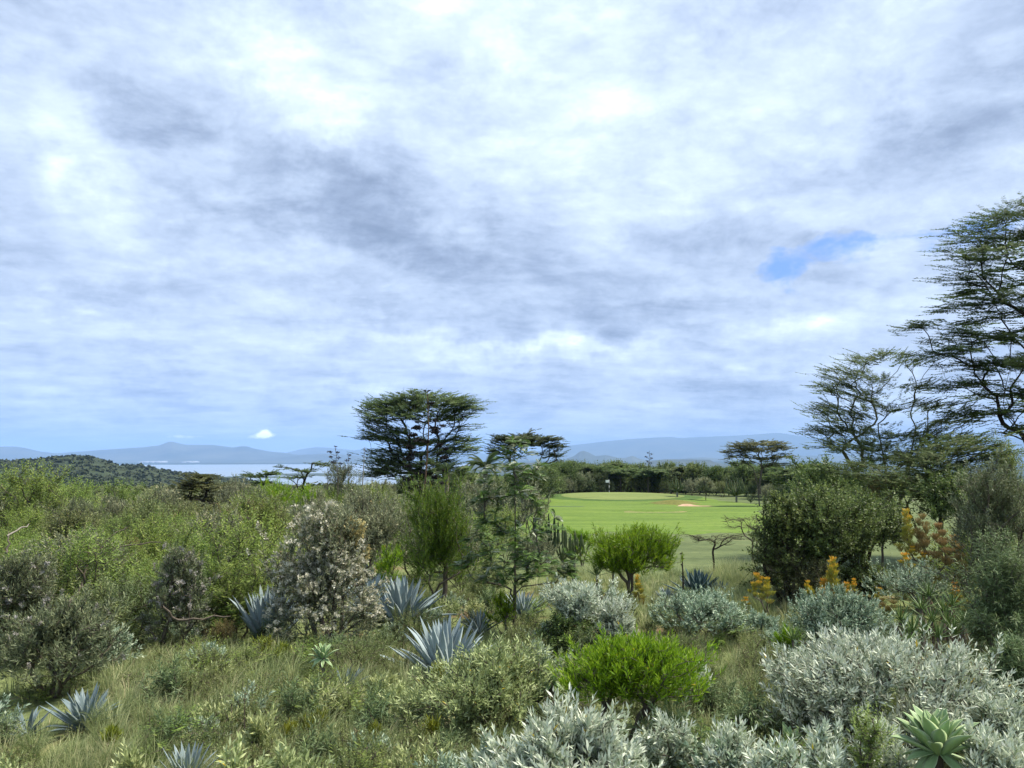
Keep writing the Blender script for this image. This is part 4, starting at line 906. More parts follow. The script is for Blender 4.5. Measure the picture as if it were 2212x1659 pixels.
B('grey_green_bush', 'teal', 1645, 1400, 1322, 90, 2200, 'small low grey-green bush between two larger ones', clear=.1, lump=.35, seed=106, d=15.0)
B('silver_bush', 'silver', 1508, 1590, 1448, 105, 1900, 'thin silver shrub with dark stems right of the bright green shrub', clear=.3, lump=.4, seed=107, d=10.2)
B('silver_bush', 'silver', 2165, 1620, 1492, 130, 2600, 'silver shrub at the right edge beside the largest silver bush', clear=.1, lump=.3, seed=108, d=8.9)
B('silver_bush', 'silver', 2180, 1720, 1590, 170, 2800, 'silver shrub cut by the lower right corner', clear=.05, lump=.3, seed=109, d=7.3, big=1.1)
for k_, (u, vt, wp, dd, nl, lb) in enumerate([
    (1450, 1560, 130, 8.3, 1200, 'sparse silver shoots right of the bright green shrub\'s trunk'),
    (1590, 1580, 140, 8.0, 1300, 'sparse silver shoots near the bottom edge between trunk and pale agave'),
    (1680, 1610, 120, 7.6, 1200, 'silver shoots at the bottom edge below the small pale agave'),
    (1790, 1598, 140, 7.8, 1500, 'silver shoots at the bottom edge left of the large pale agave'),
    (1905, 1575, 90, 8.5, 900, 'silver shoots close against the large pale agave\'s left side'),
    (1080, 1600, 120, 7.6, 1300, 'silver shoots at the bottom edge left of the pointed-leaved silver bush'),
    (1930, 1632, 80, 8.0, 700, 'low silver leaves at the bottom edge touching the large pale agave')]):
    B('silver_shrub', 'silver', u, 1659, vt, wp, nl, lb, 'shrub', 'sparse silver shoots', d=dd, clear=.05, lump=.4, big=1.05, seed=120 + k_, stems=7)
# pale yellow green
B('pale_bush', 'pale', 1050, 1600, 1402, 320, 11000, 'pale yellow-green bush in the middle foreground in front of the largest blue agave', d=9.9, clear=.1, lump=.25, seed=130)
B('pale_shrub', 'pale', 860, 1600, 1500, 110, 1700, 'small pale shrub left of the pale yellow-green bush', 'shrub', d=10.2, clear=.1, lump=.35, seed=131)
for k_, (u, vt, wp, dd, lb) in enumerate([
    (285, 1610, 110, 7.9, 'pale willowy shoots at the bottom edge left of the cut-off blue agave'), (505, 1615, 100, 7.6, 'pale willowy shoots at the bottom edge touching the cut-off blue agave'),
    (620, 1600, 130, 7.8, 'pale willowy shoots at the bottom edge under the dry stalks'), (560, 1560, 70, 9.0, 'thin upright pale shoot right of the slate agave in the grass'), (820, 1470, 50, 11.5, 'single pale upright shoot left of the largest blue agave')]):
    B('willowy_shrub', 'pale', u, 1659, vt, wp, 700, lb, 'shrub', 'pale willowy shoots', d=dd, clear=.05, lump=.3, big=1.35, seed=140 + k_, stems=6)
# bright green
def tf(base, tv, t): return tv
B('bright_green_bush', 'bright', 1345, 1640, 1385, 290, 10500, 'vivid green shrub on a short dark trunk in the middle foreground', d=9.2, clear=.26, lump=.4, seed=150, stems=3, shell=.5, big=.95)
B('bright_green_bush', 'bright', 1362, 1300, 1148, 195, 22000, 'vivid green rounded bush on many bare stems at the lawn edge', d=20, clear=.28, lump=.25, seed=151, stems=8, shell=.45, big=1.05)
B('bright_green_bush', 'bright', 1258, 1205, 1130, 60, 1500, 'small vivid green bush just behind the branching cactus', d=30, clear=.2, lump=.3, seed=152, big=1.3)
B('olive_yellow_shrub', 'yellowgreen', 945, 1320, 1042, 150, 19000, 'tall olive-yellow shrub of upright twigs left of the feathery sapling', d=18.6, clear=.1, lump=.22, seed=153, stems=8, alpha=.15, shell=.55)
B('bright_green_bush', 'bright', 592, 1150, 1030, 115, 4200, 'vivid green shrub in the middle distance, leftmost of the bright three', d=42, clear=.1, lump=.3, seed=154, big=1.7)
B('bright_green_bush', 'bright', 665, 1130, 1036, 80, 3000, 'vivid green shrub in the middle distance behind a grey leafless bush', d=44, clear=.1, lump=.3, seed=155, big=1.7)
B('bright_green_bush', 'yellowgreen', 735, 1130, 1045, 110, 3200, 'yellow-green shrub in the middle distance, rightmost of the bright three', d=44, clear=.1, lump=.3, seed=156, big=1.8)
B('bright_green_shrub', 'bright', 838, 1290, 1165, 60, 1400, 'small bright green shoots behind the blue agaves', 'shrub', d=21, clear=.1, lump=.3, seed=157, big=1.1)
B('bright_green_shrub', 'bright', 1090, 1370, 1290, 55, 1100, 'small bright green bush left of the sapling trunk', 'shrub', d=16.5, clear=.1, lump=.3, seed=158)
B('bright_green_shrub', 'bright', 1705, 1420, 1352, 60, 900, 'small bright green tuft left of the domed grey-green bush', 'shrub', d=13.6, clear=.05, lump=.3, seed=159)
# flowering shrubs
top_f = lambda T, H, W: (T[:, 2] > .22 * H)
B('flowering_shrub', 'leleshwa', 695, 1410, 1118, 195, 14000, 'tall shrub covered in cream blossom in the left middle ground', d=14.6, clear=.02, lump=.3, seed=160, stems=5,
  blossom=('blossom', .55, .13, lambda T, H, W: (T[:, 2] > .22 * H) & ((T[:, 0] < .1 * W) | (T[:, 2] < .8 * H))))
B('flowering_shrub', 'leleshwa', 735, 1400, 1128, 90, 1500, 'tan blossom sprays over the top of the cream-flowered shrub', 'shrub', d=14.9, clear=.45, lump=.3, seed=161, blossom=('tan_blossom', .9, .2, top_f))
B('flowering_shrub', 'greyshrub', 385, 1430, 1195, 120, 5500, 'grey-green shrub with hanging pale seed heads left of the blue agave', d=14.2, clear=.08, lump=.3, seed=162, blossom=('greyblossom', .16, .14, top_f))
B('flowering_shrub', 'greyshrub', 20, 1460, 1190, 190, 8000, 'grey-leaved shrub with pale seed heads at the left edge', d=13.6, clear=.12, lump=.3, seed=163, blossom=('greyblossom', .10, .14, top_f))
B('flowering_shrub', 'greyshrub', 110, 1520, 1265, 290, 12000, 'dark shrub with silvery new leaves above the slate-blue agave', d=11.6, clear=.08, lump=.3, seed=164, blossom=('greyblossom', .05, .11, top_f))
B('grey_shrub', 'teal', 225, 1500, 1365, 130, 2400, 'silver-tipped shrub hanging over the grass right of the slate-blue agave', 'shrub', d=12.4, clear=.2, lump=.3, seed=165)
# grey leleshwa
B('dusty_grey_shrub', 'leleshwa', 800, 1290, 1048, 200, 11000, 'large dusty grey-green shrub behind the cream-flowered one', 'shrub', d=24, clear=.1, lump=.25, seed=170, big=1.15)
B('dusty_grey_shrub', 'leleshwa', 690, 1200, 1060, 140, 4500, 'dusty grey-green shrub right behind the vivid green ones', 'shrub', d=31, clear=.1, lump=.3, seed=171, big=1.4)
B('dusty_grey_shrub', 'leleshwa', 1045, 1180, 1040, 110, 4000, 'tan-topped grey shrub behind the feathery sapling\'s left side', 'shrub', d=36, clear=.1, lump=.3, seed=172, big=1.5)
B('dusty_grey_shrub', 'leleshwa', 510, 1160, 1040, 120, 4000, 'dusty grey shrub right of the small dark acacia', 'shrub', d=40, clear=.1, lump=.3, seed=173, big=1.6)
B('dusty_grey_shrub', 'greyshrub', 628, 1180, 1075, 70, 2600, 'dark grey twiggy shrub between two vivid green ones', 'shrub', d=36, clear=.05, lump=.3, seed=174, big=1.3)
B('dusty_grey_shrub', 'leleshwa', 1000, 1260, 1120, 90, 3000, 'grey-green shrub between the olive-yellow one and the sapling', 'shrub', d=23, clear=.1, lump=.3, seed=175)
B('dusty_grey_shrub', 'leleshwa', 1150, 1150, 1030, 90, 2600, 'pale grey bush glimpsed behind the feathery sapling', 'shrub', d=38, clear=.1, lump=.3, seed=176, big=1.5)
B('dusty_grey_shrub', 'greyshrub', 735, 1110, 985, 90, 3600, 'grey shrub below the small seed stalk left of the tallest acacia', 'shrub', d=52, clear=.1, lump=.3, seed=177, big=2.0)
# right-hand masses
B('dark_green_shrub', 'darkgreen', 1775, 1300, 1062, 260, 15000, 'huge dark green shrub with shadowy trunks right of the lawn', d=21, clear=.16, lump=.25, seed=180, stems=6, shell=.35, big=1.25)
B('dark_green_shrub', 'darkgreen', 1880, 1270, 1060, 210, 10000, 'dark green shrub behind the orange twig bushes, right half of the shadowy mass', d=23, clear=.30, lump=.3, seed=181, stems=6, shell=.35, big=1.35)
B('olive_undershrub', 'olive', 1705, 1300, 1150, 90, 5000, 'brown-green twiggy undergrowth at the left foot of the shadowy shrub', 'shrub', d=20.2, clear=.04, lump=.35, seed=280, mat=M['mossy'])
B('olive_undershrub', 'olive', 1775, 1300, 1200, 100, 4200, 'brown-green undergrowth under the middle of the shadowy shrub', 'shrub', d=19.6, clear=.04, lump=.35, seed=281, mat=M['mossy'])
B('dark_green_shrub', 'darkgreen', 1690, 1290, 1085, 100, 7000, 'dark green shoulder of foliage on the lawn side of the shadowy shrub', d=20.6, clear=.10, lump=.3, seed=282, big=1.2)
B('dark_undershrub', 'darkgreen', 1880, 1300, 1215, 110, 4000, 'dark leafy undergrowth beneath the right half of the shadowy mass', d=20.4, clear=.04, lump=.3, seed=283, big=1.1)
B('dark_green_shrub', 'darkgreen', 1850, 1190, 1000, 200, 7000, 'dark green tree crown behind and above the shadowy shrub mass', d=30, clear=.35, lump=.3, seed=182, stems=5, big=1.8)
B('dark_green_shrub', 'darkgreen', 2060, 1220, 1030, 150, 6000, 'dark green tree with bare slanting trunks beside a glimpse of lawn', d=25, clear=.45, lump=.3, seed=183, stems=7, big=1.4)
B('grey_shrub', 'greyshrub', 2160, 1330, 985, 190, 14000, 'tall ash-grey shrub at the right edge', 'shrub', d=16, clear=.08, lump=.25, seed=184, stems=6)
B('narrow_leaved_shrub', 'willow', 2172, 1470, 1178, 130, 9500, 'green narrow-leaved shrub at the right edge below the ash-grey one', 'shrub', d=12.8, clear=.06, lump=.3, seed=185, stems=7)
B('narrow_leaved_shrub', 'willow', 2195, 1540, 1380, 130, 5000, 'low green narrow-leaved shrub at the right edge above the silver one', 'shrub', d=10.6, clear=.05, lump=.3, seed=186, stems=7)
B('green_tree_top', 'scrub', 2185, 1160, 930, 100, 5000, 'fresh green leafy tree behind the ash-grey shrub at the right edge', 'tree', d=27, clear=.3, lump=.3, seed=187, stems=3, big=1.5)
B('rusty_bush', 'rusty', 1905, 1060, 1000, 90, 2200, 'brownish bush top above the shadowy shrub mass', d=28, clear=.2, lump=.3, seed=188, big=1.6)
B('mossy_bush', 'heath', 1970, 1560, 1445, 70, 2500, 'low yellow-green fine-leaved shrub right of the broad silver bush', 'shrub', d=10.0, clear=.05, lump=.3, seed=189)
B('mossy_bush', 'fern', 2085, 1560, 1462, 90, 1800, 'fine yellow-green shrub behind the broad silver bush\'s right end', 'shrub', d=9.9, clear=.05, lump=.3, seed=190)
B('mossy_bush', 'fern', 1890, 1659, 1530, 110, 1700, 'feathery olive sprig in front of the large pale agave', 'shrub', d=7.9, clear=.05, lump=.3, seed=191, big=.8)
B('grey_twig_shrub', 'teal', 1975, 1300, 1215, 170, 3000, 'flat grey-green twiggy shrub between the orange twig bushes and aloes', 'shrub', d=17.2, clear=.25, lump=.35, seed=192)
B('fern_shrub', 'fern', 510, 1400, 1225, 140, 5000, 'yellow-green feathery shrub left of the cream-flowered one', 'shrub', d=16, clear=.1, lump=.3, seed=193, big=1.1)
B('heath_shrub', 'heath', 760, 1500, 1385, 170, 5200, 'low fine-leaved brown-green shrub left of the largest blue agave', 'shrub', d=12.6, clear=.05, lump=.3, seed=194)
B('heath_shrub', 'heath', 1130, 1450, 1345, 110, 3600, 'low fine-leaved shrub at the foot of the sapling', 'shrub', d=14.5, clear=.05, lump=.3, seed=195)
B('heath_shrub', 'heath', 900, 1400, 1318, 160, 3600, 'low green shrub in front of the widest blue agave', 'shrub', d=15.4, clear=.05, lump=.3, seed=196)
B('dark_undershrub', 'darkgreen', 1230, 1430, 1330, 130, 3600, 'dark leafy undergrowth beneath the silver-white bush', 'shrub', d=14.9, clear=.05, lump=.3, seed=197, big=.7)
B('heath_shrub', 'heath', 1470, 1450, 1370, 170, 4000, 'low brownish shrub in front of the loose grey-green bush', 'shrub', d=13.6, clear=.05, lump=.3, seed=198)
B('heath_shrub', 'heath', 1650, 1480, 1395, 190, 4200, 'low brownish shrub above the left end of the broad silver bush', 'shrub', d=12.6, clear=.05, lump=.3, seed=199)

# ------------------------------------------------------------------ orange-tipped twig bushes
def plume_mesh(name, H, W, n, seed, mat, orange=.75):
    """several small brushes of pencil-thin twigs on one upright branch; tint runs along each brush"""
    rng = np.random.default_rng(seed); k = int(np.clip(round(H / max(W, .05) * 3), 4, 9)); Vs = []; Ts = []
    for i in range(k):
        f = (i + .5) / k; h = H * rng.uniform(.20, .34); w_ = W * rng.uniform(.30, .46)
        a0 = i * 2.4 + rng.uniform(-.5, .5); rr_ = W * .5 * (1 - .55 * f) * rng.uniform(.3, .95) * (i < k - 1)
        cx, cy, cz = math.cos(a0) * rr_, math.sin(a0) * rr_, (H - h) * f ** .8 if i < k - 1 else H - h
        m = max(40, int(n / k)); z = rng.random(m) ** .7 * h * .85; prof = .35 + .65 * np.clip(z / h * 1.5, 0, 1)
        a = rng.uniform(0, 6.28, m); r = w_ * .5 * prof * rng.random(m) ** .6
        b = np.stack([cx + r * np.cos(a), cy + r * np.sin(a), cz + z], 1)
        d = norm(np.stack([np.cos(a) * r / w_ * 1.6, np.sin(a) * r / w_ * 1.6, np.full(m, 1.0)], 1) + rng.normal(size=(m, 3)) * .20)
        L = h * .26 * rng.uniform(.6, 1.5, m) + .015; wd = .0050 + .004 * rng.random(m); s_ = norm(np.cross(d, rng.normal(size=(m, 3))))
        Vs.append(np.stack([b, b + d * (L * .5)[:, None] + s_ * wd[:, None], b + d * L[:, None], b + d * (L * .5)[:, None] - s_ * wd[:, None]], 1))
        og = orange * (.55 + .45 * f) * rng.uniform(.85, 1.05); hv = np.clip((z + L * .5) / h, 0, 1)
        tv = np.clip(.26 + hv ** 1.1 * og * .92 + rng.normal(size=m) * .08, 0, 1); Ts.append(np.repeat(tv[:, None], 4, 1))
    V = np.concatenate(Vs).reshape(-1, 3); T = np.concatenate(Ts).reshape(-1, 1) * np.ones((1, 3))
    return mk_mesh(name, V, quads(len(V) // 4), mat, T)
def firestick(u, vb, label, plumes, d=None, group='orange-tipped twig bushes'):
    """plumes: (u, v_bottom, v_top, wpx, orange, tan?)"""
    d = d or dist(u, vb); x, y, z = spot(u, d)
    rt = empty('orange_twig_bush', (x, y, z), 0, label, 'bush', group); rng = np.random.default_rng(int(u * 3 + vb))
    tips = []
    for k_, (pu, pb, pt, pw, og, tan) in enumerate(plumes):
        dy = rng.uniform(-.3, .3) if len(plumes) > 1 else 0
        px_, pz = W_(pu, pb, d, u, x, z); zt = ztop(pt, d) - z; pz = max(pz, 0.02)
        me = plume_mesh('plume', max(zt - pz, .1), pxm(pw, d), int(250 + 900 * (zt - pz) * pxm(pw, d) * 3), int(u + 13 * k_), M['fire_tan' if tan else 'fire'], og)
        o = mesh_obj('plume', me, rt, (px_, dy, pz)); tips.append((px_, dy, pz + .08))
    tips = np.array(tips); P, par, tn, td = skeleton(tips, multi_root(rng, 3, .1, .08), rng, step=.15)
    mesh_obj('stems', stems_mesh('stems', P, par, tn, .012, M['bark'], rmax=.05), rt)
firestick(1648, 1305, 'orange twig bush left of the row, right of the dark teal agaves', [(1640, 1290, 1240, 30, .95, 0), (1660, 1295, 1248, 28, .9, 0), (1650, 1308, 1262, 40, .6, 0), (1635, 1300, 1262, 24, .8, 0)], d=18.4)
firestick(1803, 1330, 'tallest orange twig bush with a spire of flame-coloured tips', [(1803, 1275, 1203, 26, 1.0, 0), (1800, 1315, 1235, 46, .62, 0), (1785, 1300, 1252, 24, .98, 0), (1830, 1305, 1258, 28, .95, 0), (1770, 1300, 1266, 24, .95, 0), (1815, 1330, 1280, 50, .5, 1)], d=18.4)
firestick(1748, 1310, 'small orange twig plume left of the tallest spire', [(1746, 1300, 1254, 22, .95, 0), (1752, 1312, 1275, 24, .6, 0)], d=18.4)
firestick(1848, 1300, 'small orange twig plume right of the tallest spire', [(1846, 1285, 1250, 20, .98, 0), (1846, 1300, 1265, 24, .6, 0)], d=18.4)
firestick(1913, 1330, 'orange twig plume right of the domed grey-green bush', [(1910, 1310, 1273, 28, 1.0, 0), (1918, 1330, 1292, 44, .45, 1), (1895, 1325, 1290, 30, .5, 1)])
firestick(1612, 1310, 'lowest orange twig plume beside bare red soil', [(1612, 1310, 1290, 24, .95, 0)], d=18.4)
firestick(1376, 1320, 'orange twig plume under the rounded vivid green bush', [(1376, 1285, 1240, 20, .98, 0), (1380, 1305, 1262, 32, .6, 0), (1384, 1318, 1285, 28, .35, 0)], d=18.2)
firestick(2062, 1340, 'orange twig bush right of the aloe clump', [(2055, 1300, 1262, 26, .98, 0), (2072, 1300, 1260, 26, .98, 0), (2048, 1305, 1270, 22, .95, 0), (2064, 1325, 1282, 54, .5, 0)])
firestick(1995, 1300, 'large faded orange and tan twig bush at right', [(1966, 1170, 1100, 26, .85, 0), (1968, 1215, 1140, 36, .5, 0), (1970, 1205, 1180, 26, .95, 0), (1998, 1180, 1110, 36, .75, 1), (1995, 1220, 1150, 56, .6, 1), (2030, 1190, 1130, 40, .8, 1), (2030, 1230, 1165, 60, .6, 1), (2060, 1220, 1155, 40, .9, 1), (2085, 1240, 1175, 36, .95, 1), (2085, 1275, 1210, 40, .7, 1), (1945, 1230, 1192, 36, .98, 0), (1950, 1270, 1215, 40, .55, 0), (1965, 1290, 1240, 60, .5, 0), (2010, 1285, 1225, 70, .45, 0), (2000, 1220, 1195, 24, .98, 0), (2090, 1290, 1240, 40, .5, 1)], d=19)

# ------------------------------------------------------------------ aloes with dead leaves
def aloe(u, vc, L, label, stem_v, seed, dead=True, d=13.6):
    x, y, z = spot(u, d); zc = ztop(vc, d) - z; zc = max(zc, .1)
    rt = empty('aloe', (x, y, z), 0, label, 'aloe', 'aloes in the clump at right')
    rosette(rt, aloe_lf, 17, L, 8, 82, seed, z0=zc, r0=.03, Lin=.7, jit=8)
    mesh_obj('stem', stems_core(.025, zc + .02, M['bark'], top=.8), rt)
    if dead:
        rng = np.random.default_rng(seed); n = 40; a = rng.uniform(0, 6.28, n)
        b = np.stack([.03 * np.cos(a), .03 * np.sin(a), zc - rng.random(n) * .12], 1)
        dr = norm(np.stack([np.cos(a) * .22, np.sin(a) * .22, -np.ones(n)], 1) + rng.normal(size=(n, 3)) * .1)
        s = norm(np.stack([-np.sin(a), np.cos(a), np.zeros(n)], 1) + rng.normal(size=(n, 3)) * .3); ln = rng.uniform(.15, .34, n)[:, None] * min(1, zc / .3)
        V = np.stack([b, b + dr * ln * .4 + s * .010, b + dr * ln, b + dr * ln * .4 - s * .010], 1).reshape(-1, 3)
        mesh_obj('dead_leaves', mk_mesh('dead_leaves', V, quads(n), M['deadleaf'], np.repeat(rng.random((n, 1)) * np.ones((1, 3)), 4, 0)), rt)
for k_, (u, vc, lb) in enumerate([(1950, 1342, 'aloe at the left of the clump above the silver bush'), (1975, 1368, 'aloe with dead leaf skirt low at the left of the clump'), (1995, 1318, 'aloe high in the middle of the clump'), (2000, 1372, 'aloe with pale dead leaves in the front middle of the clump'),
                              (2018, 1345, 'aloe with bleached skirt in the middle of the clump'), (2030, 1380, 'aloe with long dead skirt in the front of the clump'), (2012, 1290, 'topmost aloe of the clump with lighter leaves'), (2042, 1322, 'aloe right of the topmost one in the clump'),
                              (2052, 1350, 'aloe with tall ragged dead skirt right of centre in the clump'), (2068, 1372, 'aloe low at the right of the clump'), (2085, 1350, 'aloe at the far right of the clump with a thin skirt'), (1965, 1395, 'lowest aloe at the clump\'s left foot'), (2062, 1310, 'aloe beside the orange twig bush'), (2120, 1320, 'single aloe standing apart right of the clump')]):
    aloe(u, vc, .40, lb, 0, 300 + k_, True, d=12.6 + (1400 - vc) * .022)
aloe(1290, 1245, .42, 'dark aloe at the lawn edge left of the rounded vivid green bush', 0, 320, False, d=20)
aloe(1325, 1240, .32, 'small dark aloe right beside the other one at the lawn edge', 0, 321, False, d=20)
aloe(1715, 1385, .36, 'green aloe left of the domed grey-green bush', 0, 322, False, d=13.4)

# yellow-green finger succulents in the grass
def fingers(u, vb, H, W, label, seed, d=None, stem=True):
    d = d or dist(u, vb); x, y, z = spot(u, d); rng = np.random.default_rng(seed); n = 60
    rt = empty('finger_succulent', (x, y, z), 0, label, 'succulent', 'yellow-green succulents in the grass')
    V, tint = leaves(np.stack([rng.normal(size=n) * W * .25, rng.normal(size=n) * W * .25, rng.uniform(.35, .85, n) * H], 1), norm(np.array([[0, 0, 1.]]) + rng.normal(size=(n, 3)) * .25), rng, n=5, sl=.10, ll=.11, lw=.016, a0=40, a1=10, clump=.5)
    mesh_obj('fingers', mk_mesh('fingers', V, quads(len(V) // 4), M['succulent'], tint), rt)
    P, par, tn, td = skeleton(np.stack([rng.normal(size=8) * W * .2, rng.normal(size=8) * W * .2, rng.uniform(.4, .8, 8) * H], 1), multi_root(rng, 2, .04, .05), rng, step=.08)
    mesh_obj('stems', stems_mesh('stems', P, par, tn, .008, M['darkbark'], rmax=.02), rt)
for k_, (u, vb, H_, W_2, lb) in enumerate([(238, 1640, .34, .16, 'yellow-green succulent below the slate-blue agave'), (660, 1620, .38, .18, 'yellow-green succulent with dark dead stems in the grass'), (622, 1630, .36, .14, 'yellow-green succulent left of the dark-stemmed one'),
                               (690, 1600, .34, .16, 'yellow-green succulent below the stemmed rosette'), (932, 1640, .45, .14, 'tall yellow-green succulent below the pale yellow-green bush'), (810, 1640, .40, .10, 'thin dry succulent with brown stem in the grass'),
                               (570, 1440, .5, .25, 'yellow-green succulent below the stiff upright blue agave'), (610, 1450, .45, .25, 'yellow-green succulent with brown skirt below the cream-flowered shrub'), (945, 1500, .45, .2, 'yellow-brown succulent in front of the largest blue agave')]):
    fingers(u, vb, H_, W_2, lb, 340 + k_)

# ------------------------------------------------------------------ cactus trees
def ribbed(path, r, k=5):
    """ribbed column along a path -> V, Q"""
    path = np.array(path, float); n = len(path); K = k * 2; V = []
    for i, p in enumerate(path):
        t = path[min(i + 1, n - 1)] - path[max(i - 1, 0)]; t = t / np.linalg.norm(t)
        x = np.cross(t, (0, 1, 0)); x /= np.linalg.norm(x); y = np.cross(t, x)
        rr = r * (1 if i < n - 1 else .35) * (1 + .10 * math.sin(i * 2.1))
        for j in range(K):
            a = j * 2 * math.pi / K; q = rr * (1.15 if j % 2 == 0 else .72); V.append(p + x * q * math.cos(a) + y * q * math.sin(a))
    Q = []
    for i in range(n - 1):
        for j in range(K): Q.append((i * K + j, i * K + (j + 1) % K, (i + 1) * K + (j + 1) % K, (i + 1) * K + j))
    V.append(path[-1] + (path[-1] - path[-2]) * .25); c = len(V) - 1
    T = [((n - 1) * K + j, (n - 1) * K + (j + 1) % K, c) for j in range(K)]
    return np.array(V), [np.array(Q), np.array(T)]
def candelabra(u, d, H, arms, r, label, trunk_h, spread, seed, mat='cactus', name='candelabra_cactus', group='branching cactus trees', head=False, seg=7):
    x, y, z = spot(u, d); rng = random.Random(seed)
    rt = empty(name, (x, y, z), 0, label, 'cactus', group)
    V, Fs = ribbed([(0, 0, -.1), (.01, 0, trunk_h * .5), (0, 0, trunk_h), (0.0, 0, trunk_h + .3 * (H - trunk_h))], r * 1.35)
    mesh_obj('trunk', mk_mesh('trunk', V, Fs, M['cactus_grey']), rt)
    for i in range(arms):
        a = i * 2.4 + rng.uniform(-.4, .4); s = spread * math.sqrt((i + .5) / arms); h0 = trunk_h * rng.uniform(.75, 1.0) ; h1 = H * rng.uniform(.68, 1.0) * (1 - .25 * (s / spread) ** 2)
        pts = []
        for k in range(seg):
            t = k / (seg - 1); o = s * min(1, (t * 2.2)) ** .8; pts.append((math.cos(a) * o + rng.uniform(-.01, .01), math.sin(a) * o, h0 + (h1 - h0) * t ** 1.05))
        V, Fs = ribbed(pts, r * rng.uniform(.85, 1.1)); mesh_obj('arm', mk_mesh('arm', V, Fs, M[mat]), rt)
def zpx(v, d, u): return ztop(v, d) - spot(u, d)[2]
candelabra(1240, 23, zpx(1130, 23, 1240), 12, .036, 'tall branching cactus on a grey trunk left of the rounded vivid green bush', .95, .36, 51)
candelabra(1181, 29, zpx(1102, 29, 1181), 22, .042, 'dark branching cactus behind the sapling\'s right-hand branches', .5, .62, 52, mat='cactus_dark')
candelabra(1216, 27, zpx(1118, 27, 1216), 6, .035, 'thin branching cactus between the two bigger cactus trees', .5, .25, 53)
candelabra(975, 46, zpx(1052, 46, 975), 46, .045, 'dense row of upright cactus columns left of the grey shrubs behind', .3, 1.35, 54, seg=4, mat='cactus_dark')
candelabra(1100, 46, zpx(1058, 46, 1100), 36, .045, 'dense cactus columns behind the feathery sapling', .3, 1.1, 55, seg=4, mat='cactus_dark')
candelabra(1463, 128, zpx(1028, 128, 1463), 26, .10, 'vase-shaped cactus tree on a dark trunk on the far lawn, leftmost of three', 1.2, 1.25, 56, seg=5)
candelabra(1591, 120, zpx(1030, 120, 1591), 34, .10, 'wide cactus tree with forked pale trunk on the far lawn, rightmost of three', 1.4, 2.0, 57, seg=5)
candelabra(1622, 116, zpx(1062, 116, 1622), 8, .05, 'very small sapling cactus left of the lone lawn acacia\'s trunk', .2, .7, 58, seg=4)
candelabra(1722, 60, zpx(1015, 60, 1722), 70, .06, 'dark mass of hanging cactus branches left of the shadowy shrub', .6, 1.3, 59, seg=5, mat='cactus_dark')
B('round_tree', 'leleshwa', 1524, 1080, 1034, 40, 2600, 'grey rounded small tree in the middle of the far lawn', 'tree', d=124, clear=.30, lump=.15, seed=260, big=3.2, stems=1)

